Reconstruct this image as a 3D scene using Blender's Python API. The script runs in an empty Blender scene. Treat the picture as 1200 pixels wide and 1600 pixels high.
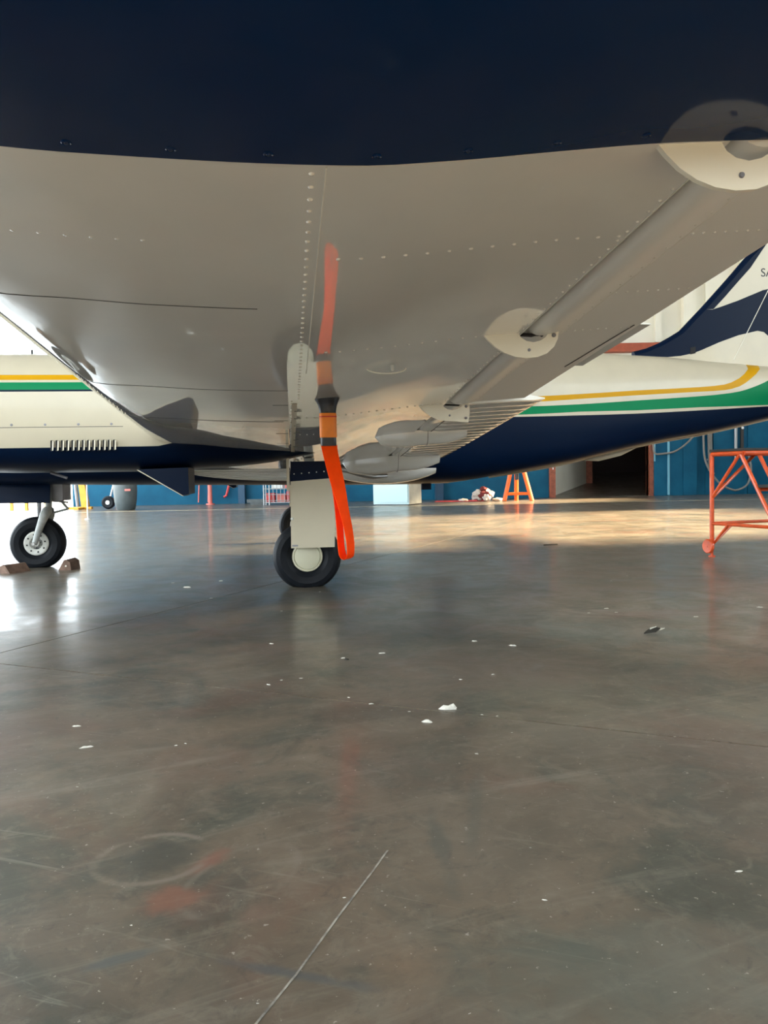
import bpy, math, random
from mathutils import Vector, Matrix

# ------------------------------------------------------------------ camera, world, sun, exposure
scn = bpy.context.scene
COL = scn.collection
R = math.radians

cam = bpy.data.cameras.new('camera')
cam.sensor_fit = 'VERTICAL'
cam.sensor_height = 24.0
cam.lens = 18.0
cam.clip_start = 0.02
cam.clip_end = 400
camo = bpy.data.objects.new('camera', cam)
COL.objects.link(camo)
cr = Vector((0.999816, -0.000847, -0.019179))
cu = Vector((0.019197, 0.044116, 0.998842))
cf = Vector((0.0, 0.999026, -0.044124))
camo.matrix_world = Matrix(((cr.x, cu.x, -cf.x, 0), (cr.y, cu.y, -cf.y, 0), (cr.z, cu.z, -cf.z, 0.665), (0, 0, 0, 1)))
scn.camera = camo

world = bpy.data.worlds.new('sky')
scn.world = world
world.use_nodes = True
wn = world.node_tree
wn.nodes['Background'].inputs['Color'].default_value = (0.84, 0.945, 1.0, 1)
wn.nodes['Background'].inputs['Strength'].default_value = 7.5

sun = bpy.data.lights.new('sun', 'SUN')
sun.energy = 58.0
sun.angle = R(7)
sun.color = (1.0, 0.80, 0.50)
suno = bpy.data.objects.new('sun', sun)
COL.objects.link(suno)
SUN_DIR = Vector((-0.85, -0.12, -0.45)).normalized()
suno.rotation_euler = SUN_DIR.to_track_quat('-Z', 'Y').to_euler()
suno.location = (24, 12, 14)

scn.view_settings.view_transform = 'Standard'
scn.view_settings.look = 'None'
scn.view_settings.gamma = 1
scn.view_settings.use_curve_mapping = False
scn.view_settings.exposure = 0.2

# ------------------------------------------------------------------ materials
MATS = {}

def hexlin(r, g, b):
    f = lambda c: ((c / 255 + 0.055) / 1.055) ** 2.4 if c > 10 else c / 255 / 12.92
    return (f(r), f(g), f(b), 1)

def mat(name, col, rough=0.5, metal=0.0, coat=0.0, spec=0.5, var=0.0, vscale=6.0, bump=0.0, bscale=30.0, col2=None, bdetail=2.0, sub=0.0):
    m = bpy.data.materials.new(name)
    m.use_nodes = True
    nt = m.node_tree
    b = nt.nodes['Principled BSDF']
    c = tuple(col) if len(col) == 4 else tuple(col) + (1,)
    b.inputs['Base Color'].default_value = c
    b.inputs['Roughness'].default_value = rough
    b.inputs['Metallic'].default_value = metal
    b.inputs['Coat Weight'].default_value = coat
    b.inputs['Coat Roughness'].default_value = 0.02
    b.inputs['Coat IOR'].default_value = 1.65
    b.inputs['Specular IOR Level'].default_value = spec
    tc = nt.nodes.new('ShaderNodeTexCoord')
    if var or col2:
        n = nt.nodes.new('ShaderNodeTexNoise')
        n.inputs['Scale'].default_value = vscale
        n.inputs['Detail'].default_value = 4
        nt.links.new(tc.outputs['Object'], n.inputs['Vector'])
        mx = nt.nodes.new('ShaderNodeMix')
        mx.data_type = 'RGBA'
        mx.inputs['A'].default_value = c
        k = 1 - var
        mx.inputs['B'].default_value = (tuple(col2) + (1,))[:4] if col2 else (c[0] * k, c[1] * k, c[2] * k, 1)
        mr = nt.nodes.new('ShaderNodeMapRange')
        mr.inputs['From Min'].default_value = 0.4
        mr.inputs['From Max'].default_value = 0.65
        nt.links.new(n.outputs['Fac'], mr.inputs['Value'])
        nt.links.new(mr.outputs['Result'], mx.inputs['Factor'])
        nt.links.new(mx.outputs['Result'], b.inputs['Base Color'])
    if bump:
        n2 = nt.nodes.new('ShaderNodeTexNoise')
        n2.inputs['Scale'].default_value = bscale
        n2.inputs['Detail'].default_value = bdetail
        nt.links.new(tc.outputs['Object'], n2.inputs['Vector'])
        bp = nt.nodes.new('ShaderNodeBump')
        bp.inputs['Strength'].default_value = 1.0
        bp.inputs['Distance'].default_value = bump
        nt.links.new(n2.outputs['Fac'], bp.inputs['Height'])
        nt.links.new(bp.outputs['Normal'], b.inputs['Normal'])
        nt.links.new(bp.outputs['Normal'], b.inputs['Coat Normal'])
    if name == 'cream_satin': b.inputs['Coat Roughness'].default_value = 0.16
    MATS[name] = m
    return m

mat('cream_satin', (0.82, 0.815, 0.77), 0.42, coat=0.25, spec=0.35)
mat('bracket_cream_lit', (0.88, 0.835, 0.70), 0.3, coat=0.3)  # the same cream lightened, the brackets' stronger light put into the colour
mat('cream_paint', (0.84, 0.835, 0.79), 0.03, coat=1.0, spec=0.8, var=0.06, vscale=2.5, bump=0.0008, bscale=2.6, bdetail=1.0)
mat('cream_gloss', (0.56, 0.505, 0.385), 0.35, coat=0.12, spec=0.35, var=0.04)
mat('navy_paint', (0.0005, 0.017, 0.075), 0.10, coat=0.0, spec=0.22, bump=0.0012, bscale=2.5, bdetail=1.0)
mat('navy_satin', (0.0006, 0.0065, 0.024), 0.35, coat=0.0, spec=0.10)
mat('green_paint', (0.0, 0.20, 0.075), 0.4, coat=0.0, spec=0.12)
mat('yellow_paint', (0.58, 0.30, 0.005), 0.4, coat=0.0, spec=0.12)
mat('rivet_metal', (0.80, 0.78, 0.72), 0.25, coat=0.5)
mat('seam_dark', (0.06, 0.06, 0.06), 0.7)
mat('seam_pale', (0.80, 0.78, 0.70), 0.4)
mat('void_black', (0.010, 0.010, 0.012), 0.8)
mat('rubber', (0.009, 0.011, 0.015), 0.5, spec=0.15, var=0.3, vscale=14, bump=0.001, bscale=60)
mat('hub_white', (0.62, 0.62, 0.58), 0.4, var=0.15, vscale=20)
mat('hub_cream', (0.58, 0.56, 0.42), 0.35, coat=0.3, var=0.08)
mat('steel', (0.62, 0.63, 0.64), 0.3, metal=0.9)
mat('grey_metal', (0.26, 0.26, 0.29), 0.45, metal=0.5, var=0.2)
mat('gear_grey', (0.45, 0.47, 0.46), 0.4, var=0.2, vscale=25)
mat('black_plastic', (0.010, 0.010, 0.013), 0.35)
mat('orange_web', (1.0, 0.095, 0.002), 0.7, spec=0.1, var=0.12, vscale=30, bump=0.0006, bscale=300)
mat('orange_sleeve', (0.83, 0.21, 0.012), 0.45, var=0.12, vscale=25)
mat('sleeve_red', (0.55, 0.02, 0.01), 0.5)
mat('stand_orange', (0.75, 0.095, 0.018), 0.4, coat=0.3, var=0.25, vscale=14)
mat('jack_orange', (0.85, 0.16, 0.02), 0.45, var=0.15)
mat('wood_chock', (0.20, 0.12, 0.085), 0.8, var=0.4, vscale=25, bump=0.002, bscale=40)
mat('wall_white', (0.80, 0.77, 0.66), 0.75, var=0.07, vscale=0.8)
mat('wall_blue', (0.002, 0.074, 0.145), 0.6, spec=0.2, var=0.35, vscale=1.7, col2=(0.004, 0.098, 0.180), bump=0.004, bscale=6)
mat('wall_blue_dark', (0.008, 0.055, 0.115), 0.5, var=0.3, vscale=2.0)
mat('blue_light', (0.16, 0.42, 0.55), 0.5)
mat('red_trim', (0.38, 0.075, 0.03), 0.6, var=0.2, vscale=5)
mat('door_wood', (0.30, 0.085, 0.045), 0.55, var=0.35, vscale=9)
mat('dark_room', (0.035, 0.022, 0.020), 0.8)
mat('roof_sheet', (0.32, 0.31, 0.29), 0.7, var=0.15, vscale=0.7)
mat('apron', (0.62, 0.60, 0.56), 0.85, var=0.12, vscale=0.5)
mat('line_paint', (0.72, 0.60, 0.38), 0.55, var=0.4, vscale=5)
mat('cabinet_blue', (0.42, 0.58, 0.60), 0.4, coat=0.2)
mat('cabinet_grey', (0.40, 0.40, 0.36), 0.5, var=0.2, vscale=4)
mat('drum_grey', (0.085, 0.105, 0.11), 0.45, var=0.2)
mat('yellow_steel', (0.72, 0.36, 0.02), 0.45, var=0.2)
mat('red_steel', (0.60, 0.05, 0.05), 0.45, var=0.2)
mat('pink_red', (0.62, 0.16, 0.13), 0.5)
mat('wire_grey', (0.36, 0.37, 0.38), 0.45, metal=0.4)
mat('white_item', (0.78, 0.78, 0.76), 0.6)
mat('cable_grey', (0.20, 0.19, 0.17), 0.5)
mat('rag_white', (0.68, 0.60, 0.54), 0.9, var=0.2, vscale=30)
mat('rag_maroon', (0.17, 0.025, 0.025), 0.9)
mat('crack_filler', (0.30, 0.275, 0.23), 0.8, var=0.5, vscale=40, col2=(0.12, 0.11, 0.095))
mat('lint', (0.66, 0.64, 0.58), 0.9, var=0.2, vscale=90)
mat('scrap_dark', (0.02, 0.018, 0.014), 0.7)
mat('deck_dark', (0.035, 0.032, 0.03), 0.8)
mat('letter_black', (0.008, 0.008, 0.01), 0.4)

def add_translucency(name, col, k):
    nt = MATS[name].node_tree
    out = nt.nodes['Material Output']
    t = nt.nodes.new('ShaderNodeBsdfTranslucent')
    t.inputs['Color'].default_value = col
    x = nt.nodes.new('ShaderNodeMixShader')
    x.inputs[0].default_value = k
    nt.links.new(nt.nodes['Principled BSDF'].outputs[0], x.inputs[1])
    nt.links.new(t.outputs[0], x.inputs[2])
    nt.links.new(x.outputs[0], out.inputs['Surface'])
add_translucency('orange_web', (1.0, 0.10, 0.002, 1), 0.4)

def floor_material():
    m = bpy.data.materials.new('hangar_concrete')
    m.use_nodes = True
    nt = m.node_tree
    N, Lk = nt.nodes, nt.links
    b = N['Principled BSDF']
    geo = N.new('ShaderNodeNewGeometry')
    pos = geo.outputs['Position']
    def noise(scale, detail=5, rough=0.6, vec=None, dist=0.0):
        n = N.new('ShaderNodeTexNoise')
        n.inputs['Scale'].default_value = scale
        n.inputs['Detail'].default_value = detail
        n.inputs['Roughness'].default_value = rough
        n.inputs['Distortion'].default_value = dist
        Lk.new(vec or pos, n.inputs['Vector'])
        return n.outputs['Fac']
    def rng(v, a, c, lo=0.0, hi=1.0):
        r = N.new('ShaderNodeMapRange')
        r.interpolation_type = 'SMOOTHSTEP'
        r.inputs['From Min'].default_value = a
        r.inputs['From Max'].default_value = c
        r.inputs['To Min'].default_value = lo
        r.inputs['To Max'].default_value = hi
        Lk.new(v, r.inputs['Value'])
        return r.outputs['Result']
    def mix(f, A, B):
        x = N.new('ShaderNodeMix')
        x.data_type = 'RGBA'
        if isinstance(f, float):
            x.inputs['Factor'].default_value = f
        else:
            Lk.new(f, x.inputs['Factor'])
        for nm, v in (('A', A), ('B', B)):
            if isinstance(v, tuple):
                x.inputs[nm].default_value = v + (1,)
            else:
                Lk.new(v, x.inputs[nm])
        return x.outputs['Result']
    def mul(a, k):
        x = N.new('ShaderNodeMath')
        x.operation = 'MULTIPLY'
        Lk.new(a, x.inputs[0])
        if isinstance(k, (int, float)):
            x.inputs[1].default_value = k
        else:
            Lk.new(k, x.inputs[1])
        return x.outputs[0]
    def mapped(loc, rot, scale):
        mp = N.new('ShaderNodeMapping')
        mp.vector_type = 'TEXTURE'
        mp.inputs['Location'].default_value = loc
        mp.inputs['Rotation'].default_value = (0, 0, rot)
        mp.inputs['Scale'].default_value = scale
        Lk.new(pos, mp.inputs['Vector'])
        return mp.outputs['Vector']
    n1 = noise(1.1, 6, 0.62, dist=0.6)
    n2 = noise(2.6, 6, 0.65, dist=0.8)
    n3 = noise(0.55, 4, 0.6)
    c = mix(rng(n1, 0.36, 0.64), (0.082, 0.066, 0.050), (0.148, 0.114, 0.083))
    c = mix(mul(rng(n2, 0.48, 0.64), 0.85), c, (0.055, 0.058, 0.047))
    c = mix(mul(rng(noise(7.5, 6, 0.7, dist=1.0), 0.50, 0.68), 0.55), c, (0.165, 0.135, 0.100))
    c = mix(mul(rng(noise(5.1, 6, 0.7, dist=1.4), 0.54, 0.70), 0.55), c, (0.050, 0.047, 0.038))
    c = mix(mul(rng(noise(1.7, 5, 0.6, dist=0.5), 0.50, 0.68), 0.7), c, (0.130, 0.073, 0.052))
    c = mix(mul(rng(n3, 0.46, 0.64), 0.35), c, (0.17, 0.152, 0.125))
    # pale scuffs and dark skid streaks laid by traffic, long thin noise
    st = noise(3.0, 5, 0.7, vec=mapped((0, 0, 0), R(24), (3.2, 0.35, 1)), dist=1.2)
    c = mix(mul(rng(st, 0.52, 0.74), 0.45), c, (0.23, 0.205, 0.165))
    st2 = noise(2.2, 4, 0.6, vec=mapped((3, 1, 0), R(-62), (2.8, 0.28, 1)), dist=0.8)
    c = mix(mul(rng(st2, 0.52, 0.75), 0.35), c, (0.085, 0.085, 0.075))
    c = mix(mul(rng(noise(19, 6, 0.72, dist=0.8), 0.50, 0.70), 0.45), c, (0.185, 0.160, 0.125))
    c = mix(mul(rng(noise(24, 6, 0.72, dist=0.6), 0.54, 0.72), 0.50), c, (0.045, 0.042, 0.035))
    st3 = noise(6.0, 5, 0.7, vec=mapped((1, 2, 0), R(-20), (4.0, 0.25, 1)), dist=1.0)
    c = mix(mul(rng(st3, 0.60, 0.70), 0.40), c, (0.24, 0.22, 0.18))
    # individual stains: centre, half axes, turn, colour, strength
    warp = noise(9.0, 4, 0.6)
    stains = [
        ((-0.421, 1.335), (0.085, 0.075), 0.2, (0.055, 0.054, 0.046), 0.85, 0.75),
        ((-0.352, 1.200), (0.060, 0.055), 0.4, (0.21, 0.092, 0.062), 0.8, 0.4),
        ((-0.325, 1.305), (0.025, 0.070), -0.5, (0.20, 0.085, 0.060), 0.75, 0.4),
        ((-0.208, 1.150), (0.035, 0.030), 0.0, (0.17, 0.11, 0.085), 0.5, 0.4),
        ((-0.385, 1.045), (0.060, 0.012), 0.42, (0.075, 0.085, 0.085), 0.8, 0.2),
        ((-0.13, 1.005), (0.125, 0.012), -0.30, (0.062, 0.070, 0.075), 0.8, 0.2),
        ((0.09, 1.37), (0.020, 0.22), 0.08, (0.075, 0.080, 0.070), 0.65, 0.2),
        ((0.17, 1.50), (0.018, 0.26), -0.15, (0.085, 0.085, 0.072), 0.5, 0.2),
        ((1.32, 3.60), (0.42, 0.16), 0.1, (0.135, 0.062, 0.045), 0.8, 0.2),
        ((0.86, 3.18), (0.34, 0.30), 0.3, (0.098, 0.115, 0.105), 0.8, 0.2),
        ((0.40, 2.62), (0.42, 0.30), 0.1, (0.135, 0.098, 0.075), 0.7, 0.3),
        ((-0.42, 4.35), (0.42, 0.35), 0.0, (0.060, 0.065, 0.065), 0.75, 0.2),
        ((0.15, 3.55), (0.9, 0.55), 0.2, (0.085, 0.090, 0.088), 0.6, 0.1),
        ((-0.55, 2.0), (0.40, 0.18), 0.5, (0.175, 0.13, 0.092), 0.6, 0.2),
        ((0.02, 1.02), (0.06, 0.10), 0.3, (0.18, 0.12, 0.08), 0.5, 0.2),
        ((0.30, 1.00), (0.28, 0.16), 0.2, (0.115, 0.125, 0.105), 0.55, 0.1),
    ]
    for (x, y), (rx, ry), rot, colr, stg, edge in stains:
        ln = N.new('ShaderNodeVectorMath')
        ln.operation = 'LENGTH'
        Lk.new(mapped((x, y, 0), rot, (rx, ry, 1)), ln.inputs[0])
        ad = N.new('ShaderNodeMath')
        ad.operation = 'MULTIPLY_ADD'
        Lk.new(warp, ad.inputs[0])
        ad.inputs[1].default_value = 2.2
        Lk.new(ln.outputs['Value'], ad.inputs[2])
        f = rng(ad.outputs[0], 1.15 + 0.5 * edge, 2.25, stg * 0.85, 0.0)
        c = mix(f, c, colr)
    # pale scraped rings (a tin stood here)
    for (x, y), (rx, ry), rot, colr, stg in (((-0.421, 1.335), (0.100, 0.090), 0.2, (0.19, 0.155, 0.125), 0.8), ((-0.25, 1.26), (0.075, 0.125), -0.5, (0.18, 0.148, 0.12), 0.5), ((0.30, 2.75), (0.25, 0.22), 0.0, (0.18, 0.17, 0.145), 0.4)):
        ln = N.new('ShaderNodeVectorMath')
        ln.operation = 'LENGTH'
        Lk.new(mapped((x, y, 0), rot, (rx, ry, 1)), ln.inputs[0])
        up = rng(ln.outputs['Value'], 0.86, 0.98, 0.0, stg)
        dn = rng(ln.outputs['Value'], 1.0, 1.12, 1.0, 0.0)
        c = mix(mul(mul(up, dn), rng(warp, 0.42, 0.62)), c, colr)
    # speckle
    c = mix(mul(rng(noise(60, 3, 0.7), 0.66, 0.71), 0.6), c, (0.40, 0.37, 0.32))
    c = mix(mul(rng(noise(38, 3, 0.7), 0.64, 0.74), 0.45), c, (0.075, 0.070, 0.06))
    Lk.new(c, b.inputs['Base Color'])
    rr = noise(3.2, 5, 0.65, dist=0.7)
    Lk.new(rng(rr, 0.32, 0.68, 0.30, 0.46), b.inputs['Roughness'])
    b.inputs['Coat Weight'].default_value = 0.35
    b.inputs['Coat IOR'].default_value = 1.45
    Lk.new(rng(rr, 0.30, 0.70, 0.07, 0.20), b.inputs['Coat Roughness'])
    b.inputs['Specular IOR Level'].default_value = 0.30
    bp = N.new('ShaderNodeBump')
    bp.inputs['Strength'].default_value = 1.0
    bp.inputs['Distance'].default_value = 0.0010
    Lk.new(noise(7.0, 6, 0.55, vec=mapped((0, 0, 0), R(12), (2.0, 0.7, 1))), bp.inputs['Height'])
    Lk.new(bp.outputs['Normal'], b.inputs['Normal'])
    Lk.new(bp.outputs['Normal'], b.inputs['Coat Normal'])
    MATS['hangar_concrete'] = m

floor_material()

# ------------------------------------------------------------------ mesh helpers
class MB:
    def __init__(self):
        self.v, self.f, self.m = [], [], []
    def add(self, vs, fs, mi=0):
        o = len(self.v)
        self.v += [tuple(p) for p in vs]
        for q in fs:
            self.f.append([i + o for i in q])
            self.m.append(mi)
        return self
    def box(self, lo, hi, mi=0):
        (x0, y0, z0), (x1, y1, z1) = lo, hi
        vs = [(x0, y0, z0), (x1, y0, z0), (x1, y1, z0), (x0, y1, z0), (x0, y0, z1), (x1, y0, z1), (x1, y1, z1), (x0, y1, z1)]
        return self.add(vs, [(3, 2, 1, 0), (4, 5, 6, 7), (0, 1, 5, 4), (1, 2, 6, 5), (2, 3, 7, 6), (3, 0, 4, 7)], mi)
    def prism(self, poly, d, mi=0):
        # poly: list of 3D points, d: extrusion vector
        n = len(poly)
        d = Vector(d)
        vs = [Vector(p) for p in poly] + [Vector(p) + d for p in poly]
        fs = [tuple(range(n))[::-1], tuple(range(n, 2 * n))]
        fs += [(i, (i + 1) % n, n + (i + 1) % n, n + i) for i in range(n)]
        return self.add(vs, fs, mi)
    def tube(self, path, r, n=10, mi=0, cap=True):
        path = [Vector(p) for p in path]
        k = len(path)
        rs = r if isinstance(r, (list, tuple)) else [r] * k
        rings = []
        ref = None
        for i, p in enumerate(path):
            t = (path[min(i + 1, k - 1)] - path[max(i - 1, 0)]).normalized()
            if ref is None:
                ref = Vector((0, 0, 1)) if abs(t.z) < 0.9 else Vector((1, 0, 0))
            u = t.cross(ref)
            if u.length < 1e-5:
                u = t.orthogonal()
            u.normalize()
            w = u.cross(t).normalized()
            ref = w
            rings.append([p + (u * math.cos(a) + w * math.sin(a)) * rs[i] for a in [2 * math.pi * j / n for j in range(n)]])
        return self.loft(rings, True, cap, mi)
    def loft(self, rings, closed=True, cap=True, mi=0, mfun=None):
        n = len(rings[0])
        o = len(self.v)
        for rg in rings:
            self.v += [tuple(p) for p in rg]
        jn = n if closed else n - 1
        for i in range(len(rings) - 1):
            for j in range(jn):
                a, b2 = o + i * n + j, o + i * n + (j + 1) % n
                self.f.append([a, b2, b2 + n, a + n])
                self.m.append(mfun(i, j) if mfun else mi)
        if cap:
            self.f.append([o + j for j in range(n)][::-1])
            self.m.append(mi)
            e = o + (len(rings) - 1) * n
            self.f.append([e + j for j in range(n)])
            self.m.append(mi)
        return self
    def lathe(self, prof, c, axis='y', n=48, mi=0, mfun=None):
        # prof: (radius, offset along axis); closed solid when it starts and ends at r=0
        rings = []
        for r, h in prof:
            rg = []
            for j in range(n):
                a = 2 * math.pi * j / n
                x, y = math.cos(a) * r, math.sin(a) * r
                p = {'y': (x, h, y), 'z': (x, y, h), 'x': (h, x, y)}[axis]
                rg.append((c[0] + p[0], c[1] + p[1], c[2] + p[2]))
            rings.append(rg)
        return self.loft(rings, True, True, mi, (lambda i, j: mfun(i)) if mfun else None)
    def build(self, name, mats, parent=None, smooth=35, fix=True):
        me = bpy.data.meshes.new(name)
        me.from_pydata(self.v, [], self.f)
        mats = [mats] if isinstance(mats, str) else mats
        for q in mats:
            me.materials.append(MATS[q])
        me.polygons.foreach_set('material_index', self.m)
        if fix:
            import bmesh
            bm = bmesh.new()
            bm.from_mesh(me)
            bmesh.ops.recalc_face_normals(bm, faces=bm.faces)
            bm.to_mesh(me)
            bm.free()
        if smooth:
            me.polygons.foreach_set('use_smooth', [True] * len(me.polygons))
            me.set_sharp_from_angle(angle=R(smooth))
        me.update()
        ob = bpy.data.objects.new(name, me)
        COL.objects.link(ob)
        if parent:
            ob.parent = parent
        return ob

def tag(o, label=None, cat=None, group=None, kind=None):
    if label: o['label'] = label
    if cat: o['category'] = cat
    if group: o['group'] = group
    if kind: o['kind'] = kind
    return o

def empty(name, loc=(0, 0, 0), rz=0.0):
    o = bpy.data.objects.new(name, None)
    COL.objects.link(o)
    o.location = loc
    o.rotation_euler = (0, 0, rz)
    o.empty_display_size = 0.1
    return o

def interp(pts):
    # smooth monotone-ish cubic through (x, y) pairs
    xs = [p[0] for p in pts]
    ys = [p[1] for p in pts]
    n = len(xs)
    d = [(ys[i + 1] - ys[i]) / (xs[i + 1] - xs[i]) for i in range(n - 1)]
    s = [d[0]] + [0 if d[i - 1] * d[i] <= 0 else 2 * d[i - 1] * d[i] / (d[i - 1] + d[i]) for i in range(1, n - 1)] + [d[-1]]
    def f(x):
        if x <= xs[0]: return ys[0]
        if x >= xs[-1]: return ys[-1]
        i = 0
        while x > xs[i + 1]: i += 1
        h = xs[i + 1] - xs[i]
        t = (x - xs[i]) / h
        return (ys[i] * (1 + 2 * t) * (1 - t) ** 2 + s[i] * h * t * (1 - t) ** 2 + ys[i + 1] * t * t * (3 - 2 * t) + s[i + 1] * h * t * t * (t - 1))
    return f

# ------------------------------------------------------------------ the hangar
HX0, HX1, HY0, HY1, HZ = -9.1, 13.0, -9.0, 22.5, 7.6

fl = MB().box((HX0 - 0.3, HY0 - 0.3, -0.30), (HX1 + 0.3, HY1 + 0.35, -0.06)).build('floor', 'seam_dark', smooth=0)
tag(fl, 'worn grey-brown concrete hangar floor cast in large slabs', 'floor', kind='structure')
u = Vector((0.918, -0.396, 0)).normalized()
w = Vector((0.396, 0.918, 0)).normalized()
def clip(poly, axis, val, keep_less):
    out = []
    n = len(poly)
    for i in range(n):
        p, q = poly[i], poly[(i + 1) % n]
        ip = (p[axis] <= val) == keep_less
        iq = (q[axis] <= val) == keep_less
        if ip: out.append(p)
        if ip != iq:
            t = (val - p[axis]) / (q[axis] - p[axis])
            out.append((p[0] + (q[0] - p[0]) * t, p[1] + (q[1] - p[1]) * t))
    return out
PITCH, GAP = 6.25, 0.0040
for row in range(-3, 5):
    w0, w1 = 2.037 + row * PITCH, 2.037 + (row + 1) * PITCH
    off = -2.611 if row >= 0 else -5.4
    for k in range(-4, 5):
        u0, u1 = off + k * PITCH, off + (k + 1) * PITCH
        cs = [(u0 + GAP, w0 + GAP), (u1 - GAP, w0 + GAP), (u1 - GAP, w1 - GAP), (u0 + GAP, w1 - GAP)]
        poly = [(u.x * a + w.x * b, u.y * a + w.y * b) for a, b in cs]
        for ax, vv, kl in ((0, HX0, False), (0, HX1, True), (1, HY0, False), (1, HY1, True)):
            if poly: poly = clip(poly, ax, vv, kl)
        if len(poly) < 3: continue
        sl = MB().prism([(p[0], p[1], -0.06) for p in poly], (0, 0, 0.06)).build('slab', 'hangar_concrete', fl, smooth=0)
cp = [(-0.185, 0.865), (-0.169, 0.912), (-0.13, 1.005), (-0.08, 1.144), (-0.03, 1.275), (-0.005, 1.345)]
ck = MB().loft([[(x - 0.0018, y, 0.0002), (x + 0.0018, y, 0.0002), (x + 0.0018, y, 0.0006), (x - 0.0018, y, 0.0006)] for x, y in cp]).build('floor_crack', 'crack_filler', fl, smooth=0)
ck['label'] = 'thin pale filled crack in the concrete'
pl = MB().box((HX0 + 0.1, 17.95, 0.0005), (HX1 - 0.1, 18.05, 0.002)).build('painted_line', 'line_paint', fl, smooth=0)
pl['label'] = 'thin pale yellow line painted along the far wall'

# far wall with the wide brown-framed doorway
DX0, DX1, DZ = 5.02, 7.76, 2.75
wb = MB()
for x0, x1, z0, z1 in ((HX0, DX0, 0, HZ), (DX1, HX1, 0, HZ), (DX0, DX1, DZ, HZ)):
    wb.box((x0, HY1, z0), (x1, HY1 + 0.2, z1), 0)
wback = tag(wb.build('wall_back', 'wall_white', smooth=0), 'white far wall of the hangar with a deep blue dado', 'wall', kind='structure')
DADO = 3.2
for x0, x1 in ((HX0, -4.22), (-4.03, 1.5), (1.74, DX0 - 0.18), (DX1 + 0.20, 9.4), (9.4, HX1)):
    d = MB().box((x0 + 0.004, HY1 - 0.03, 0), (x1 - 0.004, HY1 - 0.001, DADO)).build('dado_panel', 'wall_blue', wback, smooth=0)
for x0, x1 in ((-4.22, -4.03), (1.50, 1.74)):
    MB().box((x0, HY1 - 0.22, 0), (x1, HY1 - 0.001, 4.0)).build('column', 'wall_blue_dark', wback, smooth=0)
# raised blue boards right of the doorway
for x0, x1, dpt in ((7.88, 8.28, 0.16), (8.285, 8.70, 0.17), (8.705, 9.10, 0.19), (9.62, 10.6, 0.10), (10.62, 11.6, 0.10)):
    MB().box((x0, HY1 - dpt, 0), (x1, HY1 - 0.031, DADO - 0.1)).build('wall_board', 'wall_blue', wback, smooth=0)
MB().box((8.25, HY1 - 0.20, 0.02), (8.31, HY1 - 0.171, 2.6)).build('cover_strip', 'blue_light', wback, smooth=0)
MB().box((7.86, HY1 - 0.19, 1.0), (7.90, HY1 - 0.161, 2.6)).build('cover_strip', 'blue_light', wback, smooth=0)
for x0, x1, dpt in ((7.95, 8.12, 0.10), (8.72, 9.02, 0.22), (6.6, 6.75, 0.1), (10.4, 10.7, 0.22), (9.4, 9.5, 0.1)):
    MB().box((x0, HY1 - dpt, 4.45), (x1, HY1 - 0.001, HZ)).build('pilaster', 'wall_white', wback, smooth=0)
ledge = MB().box((DX0 - 1, HY1 - 0.30, 4.16), (8.0, HY1 - 0.001, 4.40)).build('ledge', 'red_trim', wback, smooth=0)
ledge['label'] = 'brick-red ledge on the white wall'

door = tag(empty('door_1', (0, HY1, 0)), 'wide brown-framed doorway to a dark passage in the far wall', 'doorway', kind='structure')
MB().box((DX0 - 0.18, -0.10, 0), (DX0, 0.22, DZ + 0.16)).build('door_jamb', 'door_wood', door, smooth=0)
MB().box((DX1, -0.10, 0), (DX1 + 0.16, 0.22, DZ + 0.16)).build('door_jamb', 'door_wood', door, smooth=0)
MB().box((DX0, -0.10, DZ), (DX1, 0.22, DZ + 0.16)).build('door_lintel', 'door_wood', door, smooth=0)
MB().box((DX0 - 0.09, -0.108, 0.82), (DX0 - 0.06, -0.1, 1.10)).build('strike_plate', 'steel', door, smooth=0)

# passage behind the doorway
PY = HY1 + 0.21
pf = MB().prism([(DX0 - 0.4, PY, -0.02), (DX1 + 0.5, PY, -0.02), (13.2, PY + 9, 0.72), (6.0, PY + 9, 0.72)], (0, 0, 0.02)).build('floor_passage', 'hangar_concrete', smooth=0)
tag(pf, 'dim concrete ramp of the passage behind the doorway', 'floor', kind='structure')
wl = MB().prism([(DX0 - 0.10, PY, -0.05), (7.10, PY + 4.2, 0.20), (7.10, PY + 4.2, 3.4), (DX0 - 0.10, PY, 3.0)], (-0.15, 0.07, 0)).build('wall_passage_left', 'wall_white', smooth=0)
tag(wl, 'white side wall of the passage behind the doorway', 'wall', kind='structure')
MB().prism([(7.10, PY + 4.2, 0.2), (7.32, PY + 4.2, 0.2), (7.32, PY + 4.5, 0.2), (7.10, PY + 4.5, 0.2)], (0, 0, 3.2)).build('inner_jamb', 'door_wood', wl, smooth=0)
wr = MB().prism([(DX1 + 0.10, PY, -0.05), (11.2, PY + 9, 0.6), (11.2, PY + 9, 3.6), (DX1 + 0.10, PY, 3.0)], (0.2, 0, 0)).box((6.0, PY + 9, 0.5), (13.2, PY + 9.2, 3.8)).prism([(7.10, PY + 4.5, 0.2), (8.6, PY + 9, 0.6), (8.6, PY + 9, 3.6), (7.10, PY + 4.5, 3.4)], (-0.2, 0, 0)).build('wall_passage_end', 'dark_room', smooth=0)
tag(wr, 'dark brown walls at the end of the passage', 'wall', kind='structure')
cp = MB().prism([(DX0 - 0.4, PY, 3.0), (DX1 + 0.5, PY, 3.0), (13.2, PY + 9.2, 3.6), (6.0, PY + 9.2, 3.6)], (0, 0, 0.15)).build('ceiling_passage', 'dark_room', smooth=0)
tag(cp, 'dark ceiling of the passage behind the doorway', 'ceiling', kind='structure')

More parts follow.
